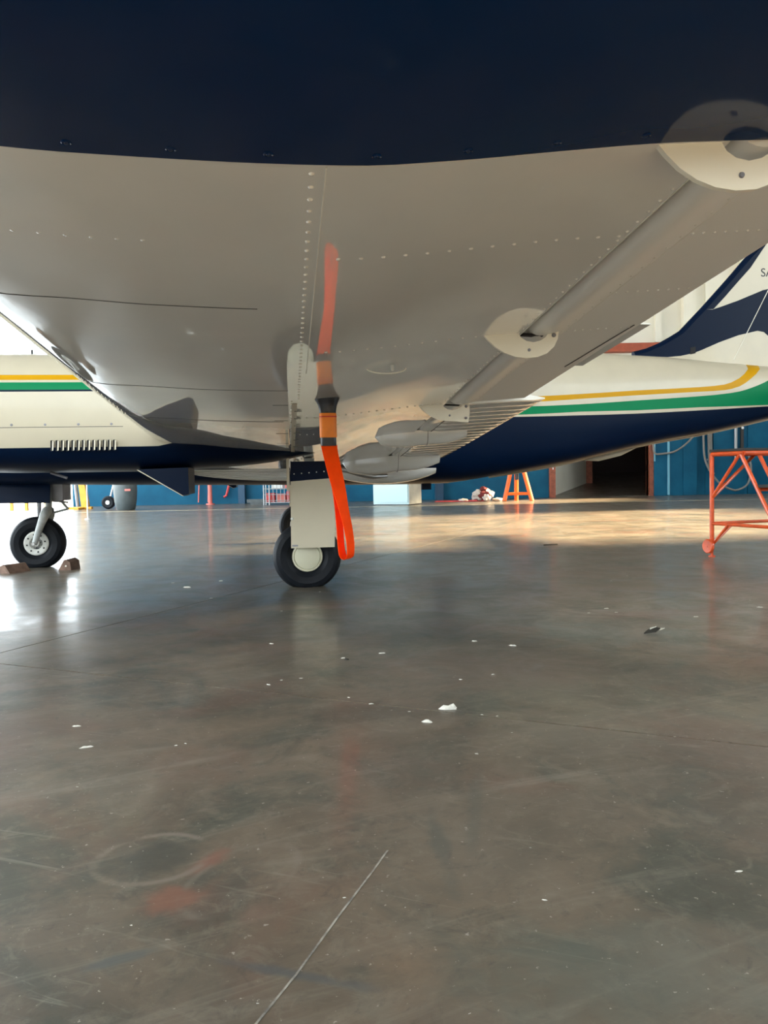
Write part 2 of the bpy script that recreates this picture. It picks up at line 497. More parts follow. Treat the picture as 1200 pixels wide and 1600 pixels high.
# right and front walls, openings added for light; left side open to the apron
wr2 = MB().box((HX1, HY0, 0), (HX1 + 0.2, HY1 + 0.2, 2.6)).box((HX1, HY0, 7.2), (HX1 + 0.2, HY1 + 0.2, HZ))
wr2.box((HX1, 1.6, 2.6), (HX1 + 0.2, HY1 + 0.2, 3.7)).box((HX1, HY0, 2.6), (HX1 + 0.2, -6.5, 3.7))
for y0, y1 in ((HY0, -6.5), (1.6, 9.1), (14.8, 19.6), (22.0, HY1 + 0.2)):
    wr2.box((HX1, y0, 3.7), (HX1 + 0.2, y1, 7.2))
wr2.box((HX1, 19.6, 5.9), (HX1 + 0.2, 22.0, 7.2))
wr2 = wr2.build('wall_right', 'wall_white', smooth=0)
tag(wr2, 'white right wall of the hangar with unseen high openings added to let in sun', 'wall', kind='structure')
MB().box((HX1 - 0.03, HY0, 0), (HX1 - 0.001, HY1, 2.5)).build('dado_panel', 'wall_blue', wr2, smooth=0)
wf = MB()
for x0, x1, z0, z1 in ((HX0, -8.5, 0, HZ), (4.0, HX1, 0, HZ), (-8.5, 4.0, 7.3, HZ), (-8.5, 4.0, 0, 2.8)):
    wf.box((x0, HY0 - 0.2, z0), (x1, HY0, z1))
tag(wf.build('wall_front', 'wall_white', smooth=0), 'white front wall with a long unseen opening added for fill light', 'wall', kind='structure')
wl2 = MB().box((HX0 - 0.25, HY0, 6.3), (HX0, HY1 + 0.2, HZ)).box((HX0 - 0.25, HY0, 0), (HX0, -3.0, 6.3)).build('wall_left', 'wall_white', smooth=0)
tag(wl2, 'white beam over the wide open side of the hangar', 'wall', kind='structure')
# roof
sky = []
xs = sorted({HX0 - 0.25, HX1 + 0.2} | {s[0] for s in sky} | {s[1] for s in sky})
ys = sorted({HY0 - 0.2, HY1 + 0.2, 5.0} | {s[2] for s in sky} | {s[3] for s in sky})
rf = MB()
for i in range(len(xs) - 1):
    for j in range(len(ys) - 1):
        cx, cy = (xs[i] + xs[i + 1]) / 2, (ys[j] + ys[j + 1]) / 2
        if any(s[0] < cx < s[1] and s[2] < cy < s[3] for s in sky): continue
        rf.box((xs[i], ys[j], HZ), (xs[i + 1], ys[j + 1], HZ + 0.12))
ceil = tag(rf.build('ceiling', 'roof_sheet', smooth=0), 'grey sheet hangar roof on steel beams', 'ceiling', kind='structure')
for y in (-6.0, -1.5, 3.0, 7.5, 12.0, 16.5, 21.0):
    MB().box((HX0, y - 0.06, HZ - 0.34), (HX1, y + 0.06, HZ - 0.001)).build('roof_beam', 'wire_grey', ceil, smooth=0)
for x in (-7.0, -3.5, 0.0, 3.5, 7.0, 10.5):
    MB().box((x - 0.04, HY0, HZ - 0.12), (x + 0.04, HY1, HZ - 0.002)).build('purlin', 'wire_grey', ceil, smooth=0)
ap = MB().box((-90, -60, -0.12), (HX0 - 0.3, 90, -0.02)).box((HX0 - 0.3, -60, -0.12), (40, HY0 - 0.3, -0.02)).build('apron_ground', 'apron', smooth=0)
tag(ap, 'sunlit pale concrete apron outside the hangar', 'ground', kind='structure')

# ------------------------------------------------------------------ the aeroplane
YAW = R(7.1)
PLANE = empty('airplane', (-0.694, 6.455, 0), YAW)
tag(PLANE, 'cream and navy low-wing twin-engine aeroplane with yellow and green stripes', 'airplane')
def P(a, s, z):            # aft, outboard to the left, up
    return (a, -s, z)
def zp(s):
    return 0.66 + 0.0875 * s
zb = interp([(-0.85, 0.085), (-0.842, 0.062), (-0.80, 0.040), (-0.72, 0.026), (-0.60, 0.020), (-0.40, 0.007), (-0.10, 0.0), (0.0, 0.001), (0.15, 0.013), (0.33, 0.034), (0.49, 0.051), (0.70, 0.064), (0.955, 0.079)])
zt = interp([(-0.85, 0.085), (-0.842, 0.110), (-0.78, 0.15), (-0.60, 0.20), (-0.30, 0.245), (0.0, 0.25), (0.30, 0.222), (0.60, 0.165), (0.955, 0.086)])
bot_a = [-0.85, -0.849, -0.846, -0.84, -0.83, -0.815, -0.79, -0.76, -0.72, -0.67] + [-0.62 + 0.04 * i for i in range(28)] + [0.50, 0.54, 0.595]
top_a = [0.66, 0.55, 0.43, 0.3, 0.15, 0, -0.15, -0.3, -0.45, -0.6, -0.7, -0.77, -0.81, -0.835, -0.846]
def wing_ring(s, extra=0.0):
    z0 = zp(s)
    r = [P(a, s, z0 + zb(a)) for a in bot_a]
    r += [P(0.595, s, z0 + 0.13), P(0.66, s, z0 + zt(0.66) - 0.006)]
    r += [P(a, s, z0 + zt(a)) for a in top_a]
    return r
ss = [0.45 + (5.338 - 0.45) * i / 24 for i in range(25)]
MB().loft([wing_ring(s) for s in ss]).build('wing', 'cream_paint', PLANE, smooth=30)
# skin lapped along the spar, proud by a millimetre or so
lap = MB()
la = [-0.04 + 0.635 * i / 20 for i in range(21)]
rings = []
for s in [3.98 + (5.337 - 3.98) * i / 8 for i in range(9)]:
    rings.append([P(a, s, zp(s) + zb(a) - 0.0016) for a in la] + [P(a, s, zp(s) + zb(a) + 0.001) for a in reversed(la)])
lap.loft(rings).build('wing_skin', 'cream_paint', PLANE, smooth=30)

# navy wing tip fairing
full_a = bot_a + [0.64, 0.70, 0.76, 0.82, 0.89, 0.955]
ftop = [0.955, 0.85, 0.75, 0.66] + top_a[1:]
tip = []
for s, k, up in ((5.342, 1.0, 0), (5.36, 1.0, 0), (5.45, 1, 0.001), (5.55, 1, 0.003), (5.65, 0.995, 0.008), (5.75, 0.985, 0.02), (5.83, 0.97, 0.04), (5.90, 0.93, 0.07), (5.95, 0.87, 0.10), (5.98, 0.80, 0.125)):
    ring = []
    cc = 0.04
    for a in full_a:
        aa = cc + (a - cc) * k
        ring.append(P(aa, s, zp(s) + zb(a) - 0.0025 * (1 if up < 0.01 else 0) + up))
    for a in ftop:
        aa = cc + (a - cc) * k
        ring.append(P(aa, s, zp(s) + max(zt(a) - up * 0.9, zb(a) + up + 0.004)))
    tip.append(ring)
tipo = MB().loft(tip).build('wing_tip', 'navy_paint', PLANE, smooth=30)
for a in (-0.62, -0.40, -0.26, -0.125, 0.03, 0.165, 0.30, 0.44):
    s = 5.368
    z = zp(s) + zb(a) - 0.0025
    sc = MB().lathe([(0.0001, -0.0018), (0.0035, -0.0016), (0.0042, 0.0002), (0.0062, -0.0012), (0.0075, -0.0004), (0.0078, 0.003), (0.0001, 0.003)], P(a, s, z), 'z', 14).build('screw', 'navy_paint', tipo)

# ailerons, tab, flap
def surf(name, s0, s1, bot, top, n, parent=PLANE, m='cream_paint', rib=None):
    rr = []
    for i in range(n + 1):
        s = s0 + (s1 - s0) * i / n
        ring = []
        for a, z in bot:
            dz = rib(a, s) if rib else 0
            ring.append(P(a, s, zp(s) + z + dz))
        ring += [P(a, s, zp(s) + z) for a, z in top]
        rr.append(ring)
    return MB().loft(rr).build(name, m, parent, smooth=32)
ail_b = [(0.614, 0.125), (0.606, 0.104), (0.607, 0.088), (0.611, 0.075), (0.618, 0.0650), (0.628, 0.0572), (0.640, 0.0525), (0.652, 0.0510), (0.664, 0.0517), (0.677, 0.0540), (0.692, 0.0573), (0.708, 0.0606), (0.727, 0.0636), (0.75, 0.0655), (0.80, 0.069), (0.88, 0.074), (0.955, 0.079)]
ail_t = [(0.955, 0.085), (0.85, 0.110), (0.75, 0.134), (0.68, 0.150), (0.645, 0.150), (0.622, 0.140)]
ail = surf('aileron', 3.13, 5.335, ail_b, ail_t, 14, m='cream_satin')
MB().prism([P(0.945, 3.74, zp(3.74) + 0.0795), P(0.945, 4.27, zp(4.27) + 0.0795), P(0.990, 4.27, zp(4.27) + 0.079), P(0.985, 3.74, zp(3.74) + 0.079)], (0, 0, 0.004)).build('trim_tab', 'cream_paint', ail, smooth=0)
MB().prism([P(0.915, 3.74, zp(3.74) + 0.0745), P(0.935, 4.27, zp(4.27) + 0.0760), P(0.939, 4.27, zp(4.27) + 0.0762), P(0.919, 3.74, zp(3.74) + 0.0747)], (0, 0, 0.003)).build('tab_seam', 'seam_dark', ail, smooth=0)
flap_b = [(0.614, 0.120), (0.608, 0.098), (0.614, 0.080), (0.628, 0.068), (0.648, 0.062), (0.68, 0.0605), (0.70, 0.061), (0.725, 0.062), (0.75, 0.063), (0.80, 0.066), (0.86, 0.069), (0.93, 0.073), (1.01, 0.077), (1.04, 0.079), (1.06, 0.080)]
flap_t = [(1.06, 0.085), (0.90, 0.115), (0.78, 0.14), (0.68, 0.158), (0.625, 0.14)]
def rib(a, s):
    e = max(0.0, min(1.0, (a - 0.70) / 0.03)) * max(0.0, min(1.0, (1.045 - a) / 0.03))
    ph = (s / 0.118) % 1.0
    return -0.009 * e * (max(0.0, 1 - abs(ph - 0.5) / 0.28))
surf('flap', 0.62, 3.10, flap_b, flap_t, 210, rib=rib)

MB().prism([P(0.5955, 3.14, zp(3.14) + 0.061), P(0.6065, 3.14, zp(3.14) + 0.068), P(0.6065, 3.14, zp(3.14) + 0.10), P(0.5955, 3.14, zp(3.14) + 0.10)], (0, -2.19, 2.19 * 0.0875)).build('aileron_gap_shade', 'void_black', PLANE, smooth=0)  # black strip painting the shade between wing edge and aileron nose
# rivets: small domes joined per row
def rivets(name, pts, r=0.0050, h=0.0030, m='rivet_metal'):
    b = MB()
    for a, s, z in pts:
        c = P(a, s, z)
        n = 8
        r0 = [(c[0] + math.cos(2 * math.pi * j / n) * r, c[1] + math.sin(2 * math.pi * j / n) * r, c[2] + 0.0004) for j in range(n)]
        r1 = [(c[0] + math.cos(2 * math.pi * j / n) * r * 0.7, c[1] + math.sin(2 * math.pi * j / n) * r * 0.7, c[2] - h * 0.75) for j in range(n)]
        o = len(b.v)
        b.v += r0 + r1 + [(c[0], c[1], c[2] - h)]
        for j in range(n):
            k = (j + 1) % n
            b.f += [[o + j, o + k, o + n + k, o + n + j], [o + n + j, o + n + k, o + 2 * n]]
            b.m += [0, 0]
    ob = b.build(name, m, PLANE, smooth=80, fix=False)
    ob['kind'] = 'stuff'
    return ob
def sz(a, s):
    lapped = 0.0016 if (a > -0.04 and 3.98 < s < 5.34 and a < 0.595) else 0
    return zp(s) + (zb(a) if a < 0.6 else 0.0630 + (a - 0.710) * 0.065) - lapped
def fr(a, b, n):
    return [a + (b - a) * i / (n - 1) for i in range(n)]
rivets('rivet_row', [(-0.062, s, sz(-0.062, s)) for s in fr(5.31, 3.55, 42)])
rivets('rivet_row', [(-0.088, s, sz(-0.088, s)) for s in fr(3.50, 2.30, 22)])
for s0, a0, a1, n in ((4.97, 0.0, 0.575, 14), (4.25, 0.01, 0.575, 15), (3.12, -0.02, 0.56, 18)):
    rivets('rivet_row', [(a, s0, sz(a, s0)) for a in fr(a0, a1, n)])
rivets('rivet_row', [(a, 5.03, sz(a, 5.03)) for a in fr(-0.72, -0.36, 9)], h=0.0012, m='cream_paint')
rivets('rivet_row', [(0.582, s, sz(0.582, s)) for s in fr(5.27, 3.2, 46)], r=0.0036)
rivets('rivet_row', [(0.716, s, sz(0.716, s)) for s in fr(5.25, 3.2, 36)], r=0.003)
for s0, n in ((4.97, 9), (4.25, 9), (4.60, 8)):
    rivets('rivet_row', [(a, s0, sz(a, s0)) for a in fr(0.735, 0.93, n)], r=0.0035)
# thin bright edge of the spar lap and of the aileron gap, and skin seams
def seam(name, pts, wid, m, drop=0.0008):
    b = MB()
    pts = [Vector(P(a, s, sz(a, s) - drop)) for a, s in pts]
    k = len(pts)
    L_, R_ = [], []
    for i, p in enumerate(pts):
        t = (pts[min(i + 1, k - 1)] - pts[max(i - 1, 0)]).normalized()
        n = t.cross(Vector((0, 0, 1))).normalized() * wid / 2
        L_.append(p + n)
        R_.append(p - n)
    b.loft([[l, r, r + Vector((0, 0, 0.002)), l + Vector((0, 0, 0.002))] for l, r in zip(L_, R_)])
    return b.build(name, m, PLANE, smooth=0)
seam('skin_seam', [(a, 4.66 - 0.02 * (a + 0.84)) for a in fr(-0.80, -0.17, 22)], 0.004, 'seam_dark')
seam('skin_seam', [(a, 3.70) for a in fr(-0.80, -0.10, 22)], 0.0045, 'seam_dark')
seam('skin_seam', [(a, 3.02) for a in fr(-0.80, -0.12, 22)], 0.006, 'seam_dark')
seam('skin_seam', [(-0.041, s) for s in fr(5.33, 3.98, 10)], 0.0022, 'seam_pale', 0.0020)
seam('skin_seam', [(0.592, s) for s in fr(5.32, 3.15, 12)], 0.0022, 'seam_pale', 0.0022)
seam('skin_seam', [(0.727, s) for s in fr(5.15, 3.2, 12)], 0.0018, 'seam_pale', 0.0010)
seam('hinge_strip', [(-0.075, s) for s in fr(3.46, 1.95, 14)], 0.020, 'cream_gloss', 0.003)
for s in (3.30, 3.12, 2.92, 2.70, 2.45, 2.2):
    seam('hinge_knuckle', [(-0.075, s), (-0.045, s)], 0.012, 'seam_dark', 0.0045)
for s in (3.42, 3.05, 2.66, 2.3):
    seam('skin_dimple', [(-0.16, s), (-0.10, s)], 0.010, 'seam_dark', 0.0006)
seam('skin_seam', [(0.690, s) for s in fr(3.06, 0.7, 10)], 0.005, 'seam_dark', 0.002)

# hinge brackets: crescent plates hanging under the aileron gap
def bracket(s, tabbed=False):
    z0 = zp(s)
    out = [(0.476, 0.050), (0.490, 0.034), (0.512, 0.014), (0.540, -0.003), (0.572, -0.014), (0.605, -0.018), (0.640, -0.015), (0.670, -0.004), (0.692, 0.016), (0.704, 0.040), (0.707, 0.062)]
    if tabbed:
        out = out[:6] + [(0.640, -0.020), (0.700, -0.026), (0.706, 0.020), (0.706, 0.062)]
    inn = [(0.676, 0.062), (0.668, 0.046), (0.650, 0.034), (0.628, 0.029), (0.606, 0.033), (0.590, 0.043), (0.582, 0.056), (0.580, 0.066)]
    poly = [P(a, s, z0 + z) for a, z in out + inn + [(0.490, 0.066)]]
    b = MB().prism(poly, (0, 0.011, 0)).build('hinge_bracket', 'bracket_cream_lit', PLANE, smooth=25)
    for a, z in ((0.690, 0.046), (0.688, -0.006)) if tabbed else ((0.691, 0.050),):
        MB().lathe([(0.0001, -0.008), (0.004, -0.008), (0.0065, -0.004), (0.0065, 0.0), (0.0001, 0.0)], P(a, s, z0 + z), 'y', 12).build('bolt', 'grey_metal', b)
    MB().lathe([(0.0001, -0.003), (0.004, -0.003), (0.005, 0.0), (0.0001, 0.0)], P(0.615, s, z0 + 0.006), 'y', 10).build('bolt', 'grey_metal', b)
    return b
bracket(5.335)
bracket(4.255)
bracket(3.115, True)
# black plate painting the shade in the notch behind each bracket
for s in (4.235, 3.095):
    MB().prism([P(0.600, s - 0.020, zp(s) + 0.060), P(0.665, s - 0.020, zp(s) + 0.056), P(0.662, s + 0.010, zp(s) + 0.056), P(0.600, s + 0.010, zp(s) + 0.060)], (0, 0, -0.005)).build('hinge_notch_shade', 'void_black', PLANE, smooth=0)

# tie-down ring and drain under the wing
zr = sz(0.22, 3.98)
ring = MB()
path = [P(0.22 + 0.055 * math.cos(t) * 1.2, 3.98, zr - 0.004 - 0.018 * abs(math.sin(t))) for t in fr(0.0, math.pi, 13)]
ring.tube(path, 0.0022, 8)
ring.build('tie_down_ring', 'seam_pale', PLANE)
MB().lathe([(0.0001, -0.02), (0.005, -0.018), (0.007, 0.0), (0.0001, 0.001)], P(0.235, 4.02, zr), 'z', 12).build('drain_valve', 'hub_white', PLANE)

# flap track fairings
def pod(s, a0, a1, depth, width, seam_at):
    rr = []
    n = 16
    for i in range(n + 1):
        t = i / n
        a = a0 + (a1 - a0) * t
        e = math.sin(math.pi * min(1, 0.04 + 0.96 * t) ** 0.75) ** 0.7 if t < 0.62 else (1 - ((t - 0.62) / 0.38) ** 2 * 0.55) * math.sin(math.pi * 0.62 ** 0.75) ** 0.7
        if i == 0: e = 0.03
        base = zp(s) + (zb(a) if a < 0.595 else 0.060)
        rr.append([P(a, s + width / 2 * e ** 0.7 * math.cos(th), base + 0.012 - (depth * e + 0.012) * math.sin(th)) for th in fr(0, math.pi, 13)])
    o = MB().loft(rr, True).build('flap_track_fairing', 'cream_paint', PLANE, smooth=40)
    i = int(seam_at * n)
    pts = rr[i]
    b = MB()
    cen = Vector(P(a0 + (a1 - a0) * i / n, s, zp(s) + 0.04))
    ringA = [cen + (Vector(p) - cen) * 1.012 for p in pts]
    b.tube(ringA, 0.0015, 6).build('fairing_seam', 'seam_dark', o)
    MB().lathe([(0.0001, -0.003), (0.006, -0.002), (0.006, 0.002), (0.0001, 0.002)], ringA[6], 'z', 10).build('screw', 'grey_metal', o)
    return o
pod(2.22, 0.38, 0.90, 0.075, 0.10, 0.62)
pod(1.02, 0.28, 0.98, 0.11, 0.16, 0.62)
# wing root fillet with a polished exhaust-like scoop
rr = []
for i in range(15):
    t = i / 14
    a = 0.22 + 0.80 * t
    e = math.sin(math.pi * (0.06 + 0.88 * t)) ** 0.6
    rr.append([P(a, 0.66 + 0.13 * e * math.cos(th), 0.735 - 0.115 * e * math.sin(th)) for th in fr(0, math.pi, 11)])
MB().loft(rr).build('root_fairing', 'cream_paint', PLANE, smooth=40)
MB().tube([P(0.24, 0.92, 0.735), P(0.34, 0.93, 0.725), P(0.44, 0.92, 0.695), P(0.52, 0.90, 0.680), P(0.62, 0.88, 0.682)], [0.012, 0.024, 0.026, 0.024, 0.012], 12).build('exhaust_stub', 'steel', PLANE)

# bodies of revolution-like section with paint bands: rows follow the stripe edges
def body(name, st, rows, mats, parent, expo=2.6, side_n=None, cap=True, smooth=40, yc=0.0, low=None):
    # st: list of dict(a, zb, zt, hw); rows: list of functions a->z (ascending) with material index above each
    rings = []
    idx = []
    for q in st:
        a, b0, t0, hw = q
        bands = [max(b0 + 0.001, min(t0 - 0.001, f(a))) for f, _ in rows]
        zs = [b0]
        mi = []
        lim = bands + [t0]
        cur = b0
        mats_seq = [0] + [m_ for _, m_ in rows]
        out = []
        sub = [7] + [3] * (len(rows) - 1) + [9]
        for k, top in enumerate(lim):
            n = sub[k]
            for j in range(n):
                tt = (j + 1) / n
                if k == 0: tt = 1 - math.cos(tt * math.pi / 2) if n > 1 else tt
                if k == len(lim) - 1: tt = math.sin(tt * math.pi / 2)
                out.append(cur + (top - cur) * tt)
                mi.append(mats_seq[k])
            cur = top
        zs += out
        mid, hh = (b0 + t0) / 2, (t0 - b0) / 2
        def wdt(z):
            v = min(1.0, abs((z - mid) / hh))
            e = (low or expo) if z < mid else expo
            return hw * max(0.0, 1 - v ** e) ** (1 / e)
        left = [P(a, yc + wdt(z), z) for z in zs]
        right = [P(a, yc - wdt(z), z) for z in zs]
        rings.append(left + right[::-1][1:-1] if False else left + right[::-1])
        idx = mi
    n = len(rings[0])
    h = n // 2
    def mf(i, j):
        if j < h - 1: return idx[j]
        if j == h - 1 or j == n - 1: return idx[-1] if j == h - 1 else 0
        return idx[n - 2 - j]
    return MB().loft(rings, True, cap, 0, mf).build(name, mats, parent, smooth=smooth)

f_bot = interp([(-3.3, 0.93), (-2.9, 0.74), (-2.4, 0.672), (-1.9, 0.660), (-0.2, 0.625), (0.92, 0.608), (1.25, 0.612), (1.5, 0.645), (2.23, 0.75), (2.64, 0.838), (3.09, 0.927), (3.6, 1.008), (4.2, 1.13), (4.8, 1.26), (5.35, 1.37)])
f_top = interp([(-3.3, 1.12), (-2.9, 1.30), (-2.3, 1.43), (-1.6, 1.52), (-1.15, 1.62), (-0.6, 1.93), (0.0, 2.02), (0.8, 2.0), (1.5, 1.90), (2.1, 1.77), (2.66, 1.705), (3.25, 1.677), (3.7, 1.635), (4.15, 1.604), (4.8, 1.55), (5.35, 1.45)])
f_hw = interp([(-3.3, 0.07), (-2.9, 0.27), (-2.3, 0.42), (-1.6, 0.54), (-0.8, 0.61), (0.5, 0.62), (1.2, 0.58), (1.8, 0.50), (2.4, 0.41), (3.1, 0.315), (3.7, 0.24), (4.2, 0.185), (4.8, 0.12), (5.35, 0.035)])
A_ = [-3.3, -3.2, -3.05, -2.9, -2.7, -2.45, -2.2, -1.9, -1.6, -1.3, -1.0, -0.7, -0.4, -0.1, 0.3, 0.7, 0.95, 1.1, 1.25, 1.4, 1.6, 1.8, 2.0, 2.27, 2.5, 2.8, 3.1, 3.4, 3.55, 3.65, 3.72, 3.8, 3.86, 3.92, 3.98, 4.04, 4.1, 4.2, 4.4, 4.6, 4.8, 5.0, 5.2, 5.35]
navy = interp([(-3.3, 0.98), (-2.0, 1.06), (1.8, 1.135), (2.27, 1.147), (2.8, 1.163), (3.4, 1.192), (3.65, 1.205), (3.95, 1.222), (4.3, 1.24), (5.35, 1.38)])
gb = interp([(-3.3, 0.99), (-2.0, 1.075), (1.8, 1.152), (2.27, 1.176), (2.8, 1.190), (3.4, 1.218), (3.65, 1.226), (3.95, 1.236), (4.3, 1.25), (5.35, 1.39)])
gt = interp([(-3.3, 1.02), (-2.0, 1.14), (1.8, 1.216), (2.27, 1.237), (2.8, 1.272), (3.4, 1.312), (3.65, 1.335), (3.8, 1.357), (3.95, 1.40), (4.1, 1.46), (4.3, 1.60), (5.35, 1.45)])
yb = interp([(-3.3, 1.04), (-2.0, 1.175), (1.8, 1.250), (2.27, 1.280), (2.8, 1.315), (3.4, 1.350), (3.65, 1.366), (3.8, 1.40), (3.92, 1.47), (4.04, 1.56), (4.1, 1.62), (5.35, 1.7)])
yt = interp([(-3.3, 1.06), (-2.0, 1.215), (1.8, 1.295), (2.27, 1.320), (2.8, 1.356), (3.4, 1.390), (3.65, 1.415), (3.8, 1.47), (3.92, 1.56), (3.98, 1.62), (5.35, 1.8)])
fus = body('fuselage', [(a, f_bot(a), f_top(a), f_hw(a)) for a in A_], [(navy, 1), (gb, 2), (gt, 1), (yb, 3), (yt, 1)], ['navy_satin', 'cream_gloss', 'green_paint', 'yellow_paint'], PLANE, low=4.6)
MB().tube([P(a, 0.0, f_bot(a) - 0.002) for a in fr(1.62, 5.2, 30)], 0.012, 8).build('belly_line', 'cream_gloss', fus)  # thin cream tube along the lowest line of the belly
MB().tube([P(2.48, 0.02, 0.79), P(2.6, 0.02, 0.806), P(2.8, 0.02, 0.85), P(2.95, 0.02, 0.893)], [0.006, 0.03, 0.03, 0.006], 10).build('belly_fairing', 'cream_gloss', fus)
MB().box(P(1.02, 0.06, 0.56), P(1.10, 0.02, 0.64)).build('belly_antenna', 'navy_satin', fus, smooth=0)
# cabin windows on both sides
for sgn in (1, -1):
    for a0, a1 in ((-0.55, -0.05), (0.10, 0.55), (0.70, 1.05)):
        wy = 0.545
        MB().prism([P(a0, sgn * (wy + 0.05), 1.45), P(a1, sgn * (wy + 0.05), 1.45), P(a1 - 0.03, sgn * (wy - 0.07), 1.78), P(a0 + 0.04, sgn * (wy - 0.07), 1.78)], (0, 0.02 * sgn, 0)).build('cabin_window', 'black_plastic', fus, smooth=0)

# fin with navy sweep
FIN = [(2.90, 1.66), (2.94, 1.700), (3.06, 1.728), (3.18, 1.775), (3.30, 1.838), (3.39, 1.892), (3.60, 2.10), (3.844, 2.356), (3.997, 2.525), (4.113, 2.64), (4.62, 3.20), (4.75, 3.28), (5.25, 3.28), (5.12, 2.4), (5.15, 1.50), (4.3, 1.52)]
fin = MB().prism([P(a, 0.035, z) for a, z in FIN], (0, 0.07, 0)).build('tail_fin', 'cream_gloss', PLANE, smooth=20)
sweepA = [(2.90, 1.66), (2.94, 1.700), (3.06, 1.728), (3.18, 1.775), (3.30, 1.838), (3.39, 1.892), (3.60, 2.10), (3.66, 2.10), (3.74, 2.125), (3.90, 2.18), (4.139, 2.275), (4.213, 2.290), (4.30, 2.285), (4.42, 2.22), (4.5, 2.0), (4.3, 1.72), (4.235, 1.74), (4.225, 1.81), (4.195, 1.868), (4.15, 1.905), (4.09, 1.916), (3.906, 1.875), (3.723, 1.812), (3.56, 1.745), (3.48, 1.716), (3.36, 1.692), (3.24, 1.683), (3.05, 1.69)]
sweepB = [(3.60, 2.10), (3.844, 2.356), (3.997, 2.525), (4.113, 2.64), (4.30, 2.845), (4.36, 2.87), (4.20, 2.72), (4.113, 2.60), (4.02, 2.47), (3.905, 2.35), (3.78, 2.215), (3.67, 2.104)]
for sg in (1, -1):
    for pts in (sweepA, sweepB):
        MB().prism([P(a, sg * 0.0352, z) for a, z in pts], (0, -0.002 * sg, 0)).build('fin_stripe', 'navy_satin', fin, smooth=0)
MB().tube([P(a, 0, z) for a, z in FIN[1:11]], 0.036, 10).build('fin_leading_edge', 'navy_satin', fin)
MB().tube([P(3.86, 0.039, 1.66), P(4.16, 0.039, 2.22), P(4.55, 0.039, 2.95)], 0.003, 6).build('rudder_seam', 'seam_pale', fin)
# dark dorsal vent square
MB().prism([P(3.45, 0.0375, 1.705), P(3.50, 0.0375, 1.715), P(3.50, 0.0375, 1.775), P(3.45, 0.0375, 1.765)], (0, -0.002, 0)).build('fin_vent', 'void_black', fin, smooth=0)
fc = bpy.data.curves.new('fin_lettering', 'FONT')
fc.body = 'SA'
fc.size = 0.105
fc.extrude = 0.0008
fo = bpy.data.objects.new('tmp_text', fc)
COL.objects.link(fo)
bpy.context.view_layer.update()
me = bpy.data.meshes.new_from_object(fo.evaluated_get(bpy.context.evaluated_depsgraph_get()))
bpy.data.objects.remove(fo)
me.materials.clear()
me.materials.append(MATS['letter_black'])
lt = bpy.data.objects.new('fin_lettering', me)
COL.objects.link(lt)
lt.parent = fin
lt.location = P(4.118, 0.0365, 2.395)
lt.rotation_euler = (R(90), 0, 0)
for sg in (1, -1):
    MB().prism([P(4.45, sg * 0.05, 1.46), P(4.62, sg * 2.0, 1.46), P(5.15, sg * 2.0, 1.46), P(5.25, sg * 0.05, 1.46)], (0, 0, 0.06)).build('stabilator', 'cream_gloss', PLANE, smooth=0)

# starboard wing
ring_s = [(0.45, 0), (2.0, 0), (4.0, 0), (5.338, 0)]
rw = MB().loft([[(x, -y, z) for x, y, z in wing_ring(s)] for s, _ in ring_s])
rw.build('wing', 'cream_paint', PLANE, smooth=30)
rt = MB().loft([[(x, -y, z) for x, y, z in rg] for rg in tip]).build('wing_tip', 'navy_paint', PLANE, smooth=30)

